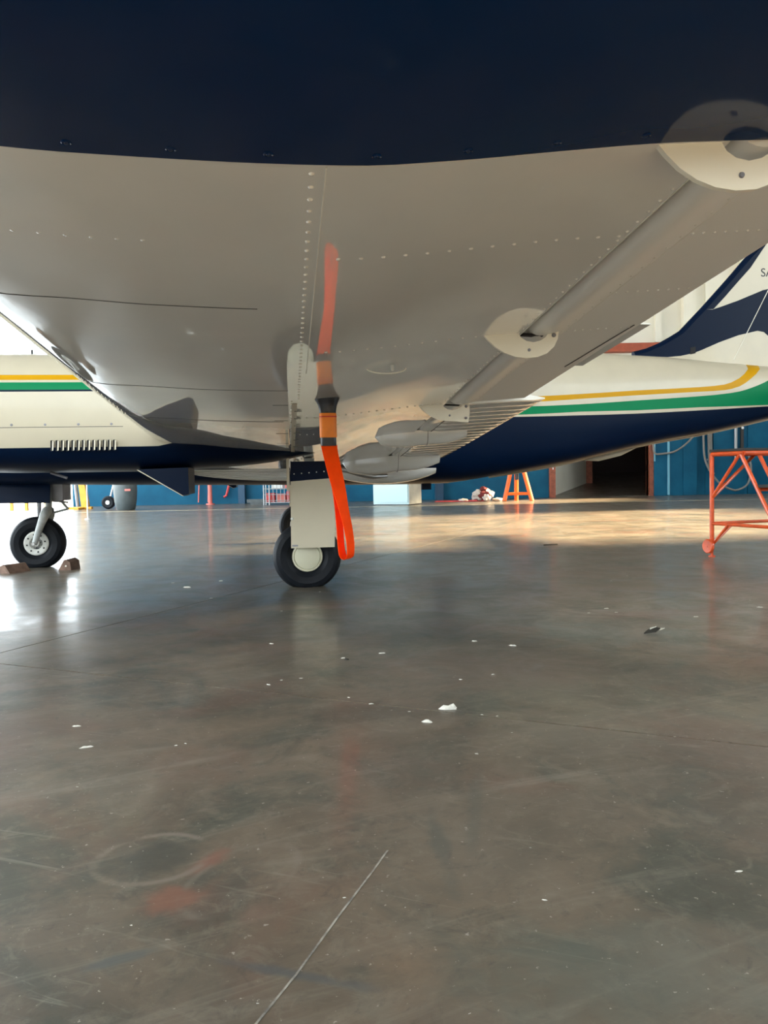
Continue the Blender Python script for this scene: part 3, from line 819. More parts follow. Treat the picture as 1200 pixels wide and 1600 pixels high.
# engine nacelles
def nacelle(sg):
    yc = 1.75 * sg
    n_bot = interp([(-2.55, 0.92), (-2.40, 0.82), (-2.1, 0.755), (-1.6, 0.735), (-0.9, 0.732), (-0.5, 0.748), (-0.2, 0.775), (0.1, 0.83), (0.5, 0.87)])
    n_top = interp([(-2.55, 1.22), (-2.40, 1.32), (-2.1, 1.385), (-1.6, 1.405), (-0.9, 1.38), (-0.4, 1.30), (0.1, 1.17), (0.5, 1.03)])
    n_hw = interp([(-2.55, 0.24), (-2.40, 0.36), (-2.1, 0.43), (-1.6, 0.455), (-0.9, 0.455), (-0.6, 0.43), (-0.3, 0.33), (0.0, 0.22), (0.5, 0.05)])
    nv = interp([(-2.55, 0.93), (-2.0, 0.862), (-1.0, 0.862), (-0.82, 0.862), (-0.62, 0.90), (0.5, 0.95)])
    c1 = lambda a: 1.158
    c2 = lambda a: 1.168
    c3 = lambda a: 1.208
    c4 = lambda a: 1.221
    c5 = lambda a: 1.249
    AA = [-2.55, -2.5, -2.4, -2.25, -2.1, -1.9, -1.7, -1.5, -1.3, -1.1, -1.0, -0.9, -0.8, -0.7, -0.6, -0.5, -0.4, -0.3, -0.2, -0.1, 0.0, 0.1, 0.3, 0.5]
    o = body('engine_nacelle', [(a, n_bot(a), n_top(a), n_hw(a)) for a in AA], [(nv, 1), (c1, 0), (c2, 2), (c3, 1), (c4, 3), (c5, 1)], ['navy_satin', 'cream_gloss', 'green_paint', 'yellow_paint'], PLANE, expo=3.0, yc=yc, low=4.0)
    side = yc + sg * 0.4545
    # cowl seam with its screws
    MB().box(P(-2.3, side + sg * 0.000, 0.968), P(-0.98, side - sg * 0.004, 0.971)).build('cowl_seam', 'seam_dark', o, smooth=0)
    for a in (-1.72, -1.55, -1.38, -1.21, -1.04):
        MB().lathe([(0.0001, -0.003), (0.006, -0.0025), (0.008, 0.004), (0.0001, 0.004)], P(a, side, 0.983), 'y', 10).build('screw', 'grey_metal', o)
    for k in range(13):
        a = -1.352 + k * 0.0268
        MB().prism([P(a - 0.004, side + 0.001, 0.898), P(a + 0.004, side + 0.001, 0.900), P(a + 0.001, side + 0.001, 0.842), P(a - 0.006, side + 0.001, 0.842)], (0, 0.012, 0)).build('louver', 'void_black', o, smooth=0)
        MB().prism([P(a + 0.005, side, 0.898), P(a + 0.013, side + 0.004, 0.894), P(a + 0.010, side + 0.004, 0.846), P(a + 0.002, side, 0.844)], (0, 0.003, 0)).build('louver', 'cream_gloss', o, smooth=0)
    # open cowl flap
    cfz = 1.98 if sg > 0 else -1.98
    MB().prism([P(-0.93, cfz + 0.14, 0.738), P(-0.69, cfz + 0.14, 0.590), P(-0.655, cfz + 0.14, 0.598), P(-0.655, cfz + 0.14, 0.745)], (0, 0.28, 0)).build('cowl_flap', 'navy_satin', o, smooth=0)
    MB().prism([P(-0.935, cfz + 0.142, 0.736), P(-0.69, cfz + 0.142, 0.586), P(-0.685, cfz + 0.142, 0.588), P(-0.925, cfz + 0.142, 0.737)], (0, 0.284, 0)).build('cowl_flap_skin', 'cream_gloss', o, smooth=0)
    MB().tube([P(-1.45, yc + 0.15 * sg, 0.733), P(-1.40, yc + 0.15 * sg, 0.715), P(-1.36, yc + 0.15 * sg, 0.700)], 0.008, 8).build('drain_pipe', 'grey_metal', o)
    MB().lathe([(0.0001, -0.34), (0.06, -0.30), (0.12, -0.18), (0.15, 0.0), (0.0001, 0.0)], P(-2.55, yc, 1.08), 'x', 24).build('spinner', 'cream_gloss', o)
    for q in (1, -1):
        MB().prism([P(-2.68, yc - 0.05, 1.08), P(-2.66, yc + 0.05, 1.08), P(-2.64, yc + 0.08 * q + 0.05, 1.08 + q * 0.5), P(-2.65, yc + 0.03, 1.08 + q * 0.95), P(-2.67, yc - 0.03, 1.08 + q * 0.95), P(-2.68, yc - 0.07, 1.08 + q * 0.5)], (0.02, 0, 0)).build('propeller_blade', 'black_plastic', o, smooth=0)
    return o
nacelle(1)
nacelle(-1)

# inboard gear door hanging behind the left nacelle, ribbed
dr = MB()
prof = []
nz = 25
for i in range(nz):
    t = i / (nz - 1)
    prof.append((0.012 * abs(math.sin(t * math.pi * 5)), 0.742 - 0.085 * t))
rr = []
for a, k in ((-0.74, 0.35), (-0.6, 0.62), (-0.45, 0.8), (-0.3, 0.93), (-0.1, 1.0)):
    rr.append([P(a, 1.30 + y, 0.742 - (0.742 - z) * k) for y, z in prof] + [P(a, 1.28, 0.742 - 0.085 * k), P(a, 1.28, 0.742)])
dr.loft(rr).build('inboard_gear_door', 'cream_paint', PLANE, smooth=50)

# wheels
def wheel(name, parent, c, rad, wid, hub_m, sg, capped):
    hw_ = wid / 2
    prof = [(rad * 0.46, -hw_ * 0.62), (rad * 0.60, -hw_ * 0.92), (rad * 0.78, -hw_), (rad * 0.90, -hw_ * 0.86), (rad * 0.965, -hw_ * 0.62), (rad * 0.99, -hw_ * 0.40), (rad * 0.975, -hw_ * 0.36), (rad * 0.995, -hw_ * 0.32), (rad, 0), (rad * 0.995, hw_ * 0.32), (rad * 0.975, hw_ * 0.36), (rad * 0.99, hw_ * 0.40), (rad * 0.965, hw_ * 0.62), (rad * 0.90, hw_ * 0.86), (rad * 0.78, hw_), (rad * 0.60, hw_ * 0.92), (rad * 0.46, hw_ * 0.62)]
    b = MB().lathe(prof, c, 'y', 56)
    b.v = [(x, y, max(z, 0.001)) for x, y, z in b.v]
    o = b.build(name, 'rubber', parent, smooth=28)
    for side in (-1, 1):
        y0 = c[1] + side * hw_ * 0.62
        k = side
        if capped:
            pr = [(0.0001, k * 0.024), (rad * 0.30, k * 0.022), (rad * 0.36, k * 0.018), (rad * 0.375, k * 0.010), (rad * 0.40, k * 0.014), (rad * 0.435, k * 0.012), (rad * 0.45, 0.0), (rad * 0.45, -k * 0.01), (0.0001, -k * 0.01)]
        else:
            pr = [(0.0001, k * 0.012), (rad * 0.11, k * 0.012), (rad * 0.12, k * 0.0), (rad * 0.22, k * 0.0), (rad * 0.25, k * 0.010), (rad * 0.40, k * 0.014), (rad * 0.45, k * 0.010), (rad * 0.46, -k * 0.004), (0.0001, -k * 0.006)]
        h = MB().lathe(pr, (c[0], y0, c[2]), 'y', 36).build('wheel_hub', hub_m, o, smooth=25)
        if not capped:
            for q in range(8):
                an = 2 * math.pi * q / 8 + 0.2
                MB().lathe([(0.0001, k * 0.016), (0.007, k * 0.016), (0.007, 0.0), (0.0001, 0.0)], (c[0] + math.cos(an) * rad * 0.33, y0, c[2] + math.sin(an) * rad * 0.33), 'y', 8).build('hub_hole', 'void_black', o)
    return o
def main_gear(sg):
    g = MB()
    sc = 1.69 * sg
    so = sc + 0.13 * sg
    leg = g.tube([P(0.03, sc - 0.105 * sg, 0.19), P(0.03, sc - 0.10 * sg, 0.42)], 0.020, 14).tube([P(0.03, sc - 0.10 * sg, 0.40), P(0.03, sc - 0.09 * sg, 0.80)], 0.031, 14).tube([P(0.0, sc, 0.19), P(0.03, sc - 0.105 * sg, 0.19)], 0.016, 10).build('landing_gear_leg', 'gear_grey', PLANE)
    MB().tube([P(0.06, sc - 0.10 * sg, 0.45), P(0.14, sc - 0.1 * sg, 0.36), P(0.06, sc - 0.10 * sg, 0.24)], 0.010, 8).build('torque_link', 'gear_grey', leg)
    wheel('main_wheel', PLANE, P(0.0, sc, 0.190), 0.212, 0.155, 'hub_cream' if sg > 0 else 'hub_white', sg, sg > 0)
    d = MB().prism([P(-0.098, so + 0.012, 0.252), P(0.165, so + 0.012, 0.252), P(0.178, so + 0.012, 0.672), P(-0.092, so + 0.012, 0.655)], (0, 0.012, 0)).build('gear_door', 'cream_gloss', PLANE, smooth=0)
    MB().prism([P(-0.092, so + 0.012, 0.6555), P(0.178, so + 0.012, 0.6725), P(0.18, so + 0.012, 0.775), P(-0.09, so + 0.012, 0.775)], (0, 0.012, 0)).build('gear_door_top', 'navy_satin', d, smooth=0)
    for q in range(6):
        a = -0.07 + q * 0.045
        MB().lathe([(0.0001, -0.003), (0.003, -0.002), (0.004, 0.0), (0.0001, 0.0)], P(a, so + 0.012, 0.70 + 0.003 * q), 'y', 8).build('rivet', 'rivet_metal', d)
    MB().lathe([(0.0001, -0.006), (0.008, -0.004), (0.010, 0.0), (0.0001, 0.0)], P(-0.088, so + 0.012, 0.43), 'y', 10).build('door_bolt', 'hub_white', d)
    MB().prism([P(-0.092, so + 0.0125, 0.262), P(-0.056, so + 0.0125, 0.262), P(-0.056, so + 0.0125, 0.272), P(-0.092, so + 0.0125, 0.272)], (0, 0.001, 0)).build('door_placard', 'grey_metal', d, smooth=0)
    MB().box(P(-0.115, so + 0.02, 0.60), P(-0.098, so - 0.02, 0.80)).build('door_hinge_strip', 'cream_gloss', d, smooth=0)
main_gear(1)
main_gear(-1)

# nose gear
NA = -2.12
wheel('nose_wheel', PLANE, P(NA, 0.0, 0.196), 0.214, 0.15, 'hub_white', 1, False)
ng = MB()
ng.tube([P(NA + 0.085, 0.0, 0.44), P(NA + 0.115, 0.0, 0.80)], 0.026, 14)
nleg = ng.build('nose_gear_leg', 'gear_grey', PLANE)
for sg in (1, -1):
    b = MB()
    pts = [(NA + 0.085, 0.02 * sg, 0.455, 0.040), (NA + 0.078, 0.075 * sg, 0.42, 0.036), (NA + 0.055, 0.098 * sg, 0.35, 0.030), (NA + 0.03, 0.102 * sg, 0.28, 0.026), (NA + 0.008, 0.102 * sg, 0.215, 0.022), (NA, 0.102 * sg, 0.190, 0.020)]
    b.tube([P(a, s, z) for a, s, z, _ in pts], [r for *_, r in pts], 12)
    b.build('nose_fork', 'gear_grey', nleg)
    MB().lathe([(0.0001, -0.012 * sg), (0.011, -0.012 * sg), (0.014, 0.0), (0.0001, 0.0)], P(NA, 0.122 * sg, 0.196), 'y', 12).build('axle_nut', 'steel', nleg)
MB().tube([P(NA + 0.10, 0.0, 0.43), P(NA + 0.24, 0.0, 0.465)], 0.009, 8).build('torque_link', 'gear_grey', nleg)
MB().tube([P(NA + 0.24, 0.0, 0.465), P(NA + 0.14, 0.0, 0.59)], 0.011, 8).build('torque_link', 'gear_grey', nleg)
for sg in (1, -1):
    dd = MB().prism([P(-2.95, 0.19 * sg, 0.535), P(-1.965, 0.19 * sg, 0.520), P(-1.965, 0.16 * sg, 0.69), P(-2.95, 0.16 * sg, 0.78)], (0, 0.012, 0)).build('nose_gear_door', 'navy_satin', PLANE, smooth=0)
MB().prism([P(-1.962, 0.12, 0.53), P(-1.885, 0.12, 0.535), P(-1.885, 0.12, 0.68), P(-1.962, 0.12, 0.68)], (0, 0.24, 0)).build('gear_well_bulkhead', 'grey_metal', PLANE, smooth=0)
MB().tube([P(-1.97, 0.10, 0.535), P(-1.85, 0.10, 0.520)], 0.008, 8).build('door_rod', 'grey_metal', PLANE)

# pitot mast
PA, PS = 0.05, 3.53
pz = zp(PS) + zb(PA)
mast = []
for dz, ch, th in ((0.004, 0.098, 0.050), (-0.004, 0.094, 0.046), (-0.014, 0.082, 0.036), (-0.026, 0.072, 0.028), (-0.045, 0.064, 0.024), (-0.075, 0.061, 0.022)):
    off = 0.0 - (ch - 0.06) * 0.05
    mast.append([P(PA + off + ch / 2 * math.cos(t), PS + th / 2 * math.sin(t), pz + dz) for t in [2 * math.pi * j / 20 for j in range(20)]])
MB().loft(mast).build('pitot_mast', 'black_plastic', PLANE, smooth=40)

# ------------------------------------------------------------------ pitot cover with its orange streamer
pw = PLANE.matrix_basis @ Vector(P(PA, PS, pz - 0.617))
PC = empty('pitot_cover', pw, YAW)
tag(PC, 'orange pitot cover with a long hanging orange webbing streamer under the wing', 'pitot cover')
H0 = 0.617
def slv(z0, z1, ch, th, n=22):
    rr = []
    for z, k in ((z0, 0.97), (z0 - 0.004, 1), (z1 + 0.004, 1), (z1, 0.97)):
        rr.append([(math.copysign(abs(math.cos(t)) ** 0.55, math.cos(t)) * ch / 2 * k, math.copysign(abs(math.sin(t)) ** 0.7, math.sin(t)) * th / 2 * k, H0 + z) for t in [2 * math.pi * j / n for j in range(n)]])
    return rr
sl = MB().loft(slv(-0.055, -0.148, 0.066, 0.036)).build('sleeve', 'orange_sleeve', PC, smooth=40)
MB().loft(slv(-0.067, -0.0705, 0.0675, 0.0375)).build('stitching', 'sleeve_red', sl, smooth=40)
MB().loft(slv(-0.146, -0.180, 0.061, 0.033)).build('band', 'black_plastic', PC, smooth=40)
def ribbon(pts, th=0.0022):
    # pts: centre xyz, half-width vector
    b = MB()
    rr = []
    k = len(pts)
    for i, (c, h) in enumerate(pts):
        c, h = Vector(c), Vector(h)
        t = (Vector(pts[min(i + 1, k - 1)][0]) - Vector(pts[max(i - 1, 0)][0])).normalized()
        n = t.cross(h).normalized() * th / 2
        rr.append([c - h + n, c + h + n, c + h - n, c - h - n])
    return b.loft(rr)
def rib_path(keys, n=40):
    fs = [interp([(k[0], k[i]) for k in keys]) for i in range(1, 7)]
    return [((fs[0](t), fs[1](t), fs[2](t)), (fs[3](t), fs[4](t), fs[5](t))) for t in fr(0, 1, n)]
# keys: t, x, y, z, half-width x, y, z   (x along the wing chord, z up from the streamer's end)
front = rib_path([(0.0, 0.000, -0.006, 0.440, 0.0300, 0.0, 0), (0.12, 0.010, -0.007, 0.390, 0.0295, 0.003, 0), (0.36, 0.033, -0.010, 0.284, 0.0270, 0.013, 0), (0.58, 0.054, -0.012, 0.185, 0.0200, 0.022, 0), (0.75, 0.069, -0.012, 0.111, 0.0175, 0.024, 0), (0.90, 0.076, -0.012, 0.045, 0.0160, 0.025, 0), (0.96, 0.075, -0.013, 0.015, 0.0155, 0.025, 0), (0.985, 0.069, -0.014, 0.004, 0.0155, 0.025, 0), (1.0, 0.061, -0.014, 0.001, 0.0155, 0.025, 0)])
back = rib_path([(0.0, 0.061, -0.014, 0.001, 0.0155, 0.025, 0), (0.02, 0.052, -0.013, 0.004, 0.0150, 0.025, 0), (0.05, 0.044, -0.010, 0.018, 0.0145, 0.025, 0), (0.12, 0.040, -0.004, 0.050, 0.0140, 0.025, 0), (0.30, 0.037, 0.004, 0.120, 0.0140, 0.025, 0), (0.55, 0.031, 0.010, 0.220, 0.0150, 0.024, 0), (0.80, 0.020, 0.008, 0.340, 0.022, 0.016, 0), (1.0, 0.004, 0.003, 0.440, 0.029, 0.0, 0)])
ribbon(front + back[1:]).build('streamer', 'orange_web', PC, smooth=60)

# ------------------------------------------------------------------ wheel chocks
def chock(loc, rz, L, wdt, h, label):
    b = MB()
    b.prism([(-wdt / 2, -L / 2, 0), (wdt / 2, -L / 2, 0), (wdt * 0.42, -L / 2, h * 0.75), (wdt * 0.10, -L / 2, h), (-wdt * 0.05, -L / 2, h * 0.95)], (0, L, 0))
    o = b.build('wheel_chock', 'wood_chock', None, smooth=0)
    o.location = loc
    o.rotation_euler = (0, 0, rz)
    MB().lathe([(0.0001, -0.003), (0.006, -0.003), (0.007, 0.0), (0.0001, 0.0)], (0.01, -L / 2, h * 0.4), 'y', 10).build('nail', 'rivet_metal', o)
    tag(o, label, 'wheel chock', 'chocks at the nose wheel')
    return o
chock((-2.475, 6.00, 0), YAW - 0.15, 0.17, 0.10, 0.082, 'wooden wheel chock standing behind the nose wheel, on its right')
chock((-2.835, 5.86, 0), YAW + math.pi - 0.55, 0.19, 0.12, 0.065, 'wooden wheel chock wedged before the nose wheel, on its left')

# ------------------------------------------------------------------ orange maintenance stand
ST = empty('maintenance_stand', (2.56, 5.99, 0), math.atan2(0.33, 0.94))
tag(ST, 'orange tubular maintenance step stand on a castor at the right', 'step stand')
# local x = away to the right, local y negative = towards the viewer
def bar(name, p, q, r=0.014, m='stand_orange'):
    return MB().tube([p, q], r, 10).build(name, m, ST)
WX, DY, TZ = 0.95, -0.42, 0.80
for (x, y) in ((0, 0), (WX, 0), (0, DY), (WX, DY)):
    if (x, y) == (0, DY):
        continue
    bar('post', (x, y, 0.06), (x, y, TZ), 0.017)
    f = MB().tube([(x, y, 0.0), (x, y, 0.012)], 0.026, 12).tube([(x, y, 0.012), (x, y, 0.07)], 0.011, 10).build('levelling_foot', 'stand_orange', ST)
c = MB().lathe([(0.030, -0.013), (0.050, -0.014), (0.056, -0.008), (0.056, 0.008), (0.050, 0.014), (0.030, 0.013), (0.012, 0.010), (0.012, -0.010)], (-0.035, 0.0, 0.085), 'x', 24)
c.build('castor_wheel', 'stand_orange', ST)
bar('castor_axle', (-0.05, 0, 0.085), (0.0, 0, 0.085), 0.008)
bar('top_rail', (0, 0, TZ), (WX, 0, TZ), 0.017)
bar('top_rail', (0, 0, TZ), (0, DY + 0.1, TZ), 0.017)
bar('top_rail', (WX, 0, TZ), (WX, DY + 0.1, TZ), 0.017)
bar('top_rail', (0, DY + 0.1, TZ), (WX, DY + 0.1, TZ), 0.017)
deck = MB().box((-0.01, DY + 0.09, TZ + 0.018), (WX + 0.01, 0.015, TZ + 0.036)).build('deck', 'deck_dark', ST, smooth=0)
bar('lower_rail', (0, 0, 0.262), (WX, 0, 0.262), 0.013)
bar('lower_rail', (0, 0, 0.262), (0, DY * 1.55, 0.262), 0.013)
bar('lower_rail', (WX, 0, 0.262), (WX, DY * 1.55, 0.262), 0.013)
bar('brace', (0, 0, 0.09), (0.22, 0, 0.262), 0.010)
bar('brace', (0, 0, 0.09), (0, -0.17, 0.262), 0.010)
bar('brace', (0, 0, 0.46), (0.42, 0, TZ - 0.01), 0.013)
bar('brace', (0, 0, 0.46), (0, -0.28, TZ - 0.01), 0.013)
for x in (0.0, 0.17, WX):
    bar('stringer', (x, DY + 0.13, TZ), (x, DY - 0.34, 0.02), 0.015)
for z in (0.53, 0.27):
    t = (TZ - z) / (TZ - 0.02)
    y = DY + 0.13 - 0.47 * t
    bar('step_rail', (0, y, z), (WX, y, z), 0.014)
    MB().box((0.0, y - 0.16, z + 0.015), (WX, y + 0.02, z + 0.035)).build('step', 'deck_dark', ST, smooth=0)

# ------------------------------------------------------------------ things along the far wall
jk = empty('tripod_jack', (3.49, 20.1, 0))
tag(jk, 'orange three-legged jack stand near the far wall beneath the tail', 'jack stand')
feet = [(-0.36, -0.16), (0.36, -0.16), (0.03, 0.30)]
for x, y in feet:
    MB().tube([(x, y, 0.0), (x * 0.22, y * 0.22, 1.15)], 0.055, 10).build('leg', 'jack_orange', jk)
for i in range(3):
    (x0, y0), (x1, y1) = feet[i], feet[(i + 1) % 3]
    k = 0.86
    MB().tube([(x0 * k, y0 * k, 0.19), (x1 * k, y1 * k, 0.19)], 0.035, 8).build('cross_bar', 'jack_orange', jk)
MB().tube([(0, 0, 0.55), (0, 0, 1.35)], 0.05, 12).build('ram', 'black_plastic', jk)
MB().lathe([(0.0001, 1.12), (0.11, 1.12), (0.11, 1.18), (0.0001, 1.18)], (0, 0, 0), 'z', 16).build('collar', 'jack_orange', jk)

cb = empty('cabinet', (0.22, 18.75, 0), R(-24))
tag(cb, 'pale blue metal cabinet standing by the far wall behind the wing root', 'cabinet')
MB().box((-0.52, 0, 0.02), (0.42, 0.80, 1.05)).build('body', 'cabinet_blue', cb, smooth=0)
MB().box((0.421, 0.0, 0.02), (0.44, 0.80, 1.05)).build('side_panel', 'cabinet_grey', cb, smooth=0)
MB().box((-0.50, -0.02, 0.06), (0.40, -0.001, 1.0)).build('door', 'cabinet_blue', cb, smooth=0)
MB().box((-0.54, -0.03, 1.05), (0.46, 0.82, 1.09)).build('lid', 'cabinet_blue', cb, smooth=0)
MB().box((-0.50, 0.03, 0.0), (0.40, 0.75, 0.02)).build('plinth', 'black_plastic', cb, smooth=0)
mt = MB().prism([(1.35, 20.4, 0.001), (2.75, 20.3, 0.001), (2.9, 21.3, 0.001), (1.5, 21.4, 0.001)], (0, 0, 0.012)).build('floor_mat', 'red_steel', smooth=0)
tag(mt, 'faded red mat on the floor beside the pale blue cabinet', 'mat')

random.seed(4)
rg = empty('rag_bundle', (2.64, 20.35, 0))
tag(rg, 'crumpled bundle of white and maroon rags by the far wall', 'rags')
def lump(name, c, r, m, parent, seed, sq=0.75):
    rnd = random.Random(seed)
    ph = [rnd.uniform(0, 6.28) for _ in range(6)]
    rr = []
    nr = 9
    for i in range(nr):
        th = math.pi * (0.03 + 0.94 * i / (nr - 1))
        ring_ = []
        for j in range(14):
            a = 2 * math.pi * j / 14
            k = 1 + 0.16 * math.sin(3 * a + ph[0] + 2 * th) + 0.12 * math.sin(5 * a + ph[1] - 3 * th) + 0.08 * math.sin(7 * th + ph[2])
            ring_.append((c[0] + r * k * math.sin(th) * math.cos(a), c[1] + r * k * math.sin(th) * math.sin(a), max(0.002, c[2] + r * sq * k * math.cos(th))))
        rr.append(ring_)
    return MB().loft(rr).build(name, m, parent, smooth=30)
lump('cloth', (-0.10, 0.05, 0.16), 0.19, 'rag_white', rg, 1)
lump('cloth', (0.10, 0.06, 0.17), 0.18, 'rag_white', rg, 2)
lump('cloth', (0.02, -0.08, 0.15), 0.15, 'rag_maroon', rg, 3)
lump('cloth', (0.06, -0.20, 0.10), 0.11, 'rag_white', rg, 5)
lump('cloth', (0.0, 0.0, 0.32), 0.09, 'rag_maroon', rg, 6)
sp = lump('torn_paper', (3.05, 20.6, 0.03), 0.14, 'rag_white', None, 8, 0.35)
tag(sp, 'scattered white paper scraps right of the rag bundle', 'paper')
sp = lump('torn_paper', (2.15, 20.7, 0.03), 0.13, 'rag_white', None, 9, 0.3)
tag(sp, 'scattered white paper scraps left of the rag bundle', 'paper')

# left part of the far wall
dm = empty('drum', (-6.42, 19.1, 0))
tag(dm, 'dark grey barrel-shaped drum standing by the far blue wall', 'drum')
MB().lathe([(0.0001, 0.0), (0.21, 0.0), (0.235, 0.03), (0.27, 0.25), (0.285, 0.5), (0.275, 0.8), (0.25, 0.98), (0.0001, 0.98)], (0, 0, 0), 'z', 32).build('body', 'drum_grey', dm)
MB().lathe([(0.0001, 0.98), (0.24, 0.98), (0.24, 1.02), (0.0001, 1.02)], (0, 0, 0), 'z', 32).build('lid', 'drum_grey', dm)
MB().box((0.08, -0.285, 0.47), (0.22, -0.265, 0.52)).build('sticker', 'pink_red', dm, smooth=0)

tw = empty('wheeled_trolley', (-6.98, 20.0, 0))
tag(tw, 'red trolley with a small black wheel in a white fork beside the drum', 'trolley')
MB().tube([(-0.10, -0.2, 0.18), (0.06, -0.2, 0.19), (0.26, -0.1, 0.2)], 0.035, 8).build('fork', 'white_item', tw)
b = MB().lathe([(0.05, -0.05), (0.13, -0.06), (0.165, -0.04), (0.172, 0.0), (0.165, 0.04), (0.13, 0.06), (0.05, 0.05)], (-0.12, -0.2, 0.173), 'y', 26)
b.build('wheel', 'rubber', tw)
MB().lathe([(0.0001, -0.02), (0.055, -0.02), (0.055, 0.02), (0.0001, 0.02)], (-0.12, -0.25, 0.173), 'y', 16).build('hub', 'white_item', tw)
MB().prism([(0.02, -0.1, 0.0), (0.28, -0.1, 0.0), (0.20, -0.1, 0.95), (0.06, -0.1, 0.95)], (0, 0.16, 0)).build('frame', 'red_steel', tw, smooth=0)
MB().tube([(-0.1, -0.2, 0.2), (0.02, -0.12, 0.72)], 0.02, 8).build('stay', 'white_item', tw)

yj = empty('hoist', (-7.95, 20.3, 0))
tag(yj, 'yellow steel hoist with a sloping post near the open hangar side', 'hoist')
MB().prism([(-0.05, 0, 0.05), (0.13, 0, 0.05), (-0.10, 0, 1.9), (-0.24, 0, 1.9)], (0, 0.14, 0)).build('post', 'yellow_steel', yj, smooth=0)
MB().box((-0.38, -0.1, 0.0), (0.25, 0.02, 0.06)).build('base_beam', 'yellow_steel', yj, smooth=0)
MB().box((-0.05, -0.5, 0.0), (0.07, 0.5, 0.05)).build('base_beam', 'yellow_steel', yj, smooth=0)
MB().tube([(-0.22, 0.2, 0.06), (-0.34, 0.2, 1.7)], 0.045, 10).build('ram', 'grey_metal', yj)

wp = empty('marker_pole', (-5.52, 14.3, 0))
tag(wp, 'thin white pole standing on the floor in front of the hoist', 'pole')
MB().tube([(0, 0, 0.0), (0, 0, 1.3)], 0.014, 8).build('pole', 'white_item', wp)
MB().lathe([(0.0001, 0.0), (0.06, 0.0), (0.05, 0.02), (0.0001, 0.02)], (0, 0, 0), 'z', 16).build('base', 'white_item', wp)

yb2 = empty('barrier', (-9.75, 20.5, -0.02))
tag(yb2, 'small yellow and red barrier out on the bright apron', 'barrier')
for x in (-0.22, 0.18):
    MB().box((x, -0.04, 0), (x + 0.07, 0.04, 0.62)).build('leg', 'yellow_steel', yb2, smooth=0)
MB().box((-0.25, -0.06, 0.50), (0.95, -0.041, 0.66)).build('board', 'red_steel', yb2, smooth=0)
MB().box((0.70, -0.04, 0), (0.77, 0.04, 0.50)).build('leg', 'yellow_steel', yb2, smooth=0)

hs = empty('hose_rack', (-6.0, 22.28, 0))
tag(hs, 'red hoses and cables hanging on the blue wall right of the drum', 'hoses')
MB().box((-0.35, 0.10, 0.62), (0.75, 0.18, 0.78)).build('rail', 'pink_red', hs, smooth=0)
MB().lathe([(0.0001, -0.05), (0.16, -0.05), (0.16, 0.05), (0.0001, 0.05)], (0.12, 0.05, 0.56), 'y', 18).build('reel', 'black_plastic', hs)
for x, z0 in ((0.62, 0.06), (0.90, 0.06)):
    MB().tube([(x, 0.1, 1.4), (x + 0.02, 0.1, 0.7), (x - 0.02, 0.1, z0)], 0.018, 8).build('hose', 'pink_red', hs)
MB().tube([(1.45, 0.1, 1.3), (1.50, 0.1, 0.55), (1.42, 0.1, 0.25), (1.34, 0.1, 0.2)], 0.035, 8).build('hose', 'red_steel', hs)

rp = empty('red_pipe', (-4.95, 22.1, 0))
tag(rp, 'upright red pipe standing against the blue wall', 'pipe')
MB().tube([(-0.04, 0, 0.03), (-0.06, 0, 1.8)], 0.06, 12).build('pipe', 'pink_red', rp)
MB().lathe([(0.0001, 0.0), (0.14, 0.0), (0.12, 0.03), (0.0001, 0.03)], (-0.04, 0, 0), 'z', 16).build('foot', 'pink_red', rp)

cr_ = empty('wire_rack', (-2.75, 20.7, 0))
tag(cr_, 'grey wire rack of red and white goods behind the landing gear', 'rack')
for x in (-0.45, -0.30, 0.30, 0.45):
    MB().tube([(x, -0.2, 0), (x, -0.2, 1.2)], 0.018, 8).build('upright', 'wire_grey', cr_)
for x in (-0.45, 0.45):
    MB().tube([(x, 0.2, 0), (x, 0.2, 1.2)], 0.018, 8).build('upright', 'wire_grey', cr_)
for z in (0.12, 0.28, 0.44, 0.60, 0.9):
    MB().tube([(-0.45, -0.2, z), (0.45, -0.2, z)], 0.010, 6).build('wire', 'wire_grey', cr_)
for x in (-0.2, -0.1, 0.0, 0.1, 0.2):
    MB().tube([(x, -0.2, 0.08), (x, -0.2, 1.1)], 0.008, 6).build('wire', 'wire_grey', cr_)
MB().box((-0.44, -0.18, 0.06), (0.44, 0.18, 0.08)).box((-0.44, -0.18, 0.42), (0.44, 0.18, 0.44)).build('shelf', 'wire_grey', cr_, smooth=0)
for i, (x, z, wd, hh, m) in enumerate(((-0.28, 0.08, 0.22, 0.24, 'red_steel'), (0.0, 0.08, 0.24, 0.22, 'pink_red'), (0.26, 0.08, 0.22, 0.28, 'red_steel'), (-0.1, 0.44, 0.3, 0.26, 'white_item'), (0.22, 0.44, 0.22, 0.22, 'pink_red'))):
    bx = MB().box((-wd / 2, -0.14, 0), (wd / 2, 0.14, hh - 0.03)).build('carton', m, None, smooth=0)
    MB().box((-wd / 2 - 0.006, -0.146, hh - 0.03), (wd / 2 + 0.006, 0.146, hh)).build('lid', m, bx, smooth=0)
    bx.location = (-2.75 + x, 20.7, z)
    tag(bx, ['red carton at the left end of the wire rack\'s lower shelf', 'pinkish carton in the middle of the wire rack\'s lower shelf', 'red carton at the right end of the wire rack\'s lower shelf', 'white carton on the wire rack\'s upper shelf', 'pinkish carton on the wire rack\'s upper shelf'][i], 'carton', 'cartons in the wire rack')
bn = empty('bench_block', (-3.45, 21.2, 0))
tag(bn, 'low dark grey block on the floor left of the wire rack', 'block')
MB().box((-0.30, -0.15, 0.06), (0.20, 0.15, 0.15)).build('top', 'drum_grey', bn, smooth=0)
MB().box((-0.22, -0.12, 0), (0.14, 0.12, 0.06)).build('base', 'drum_grey', bn, smooth=0)

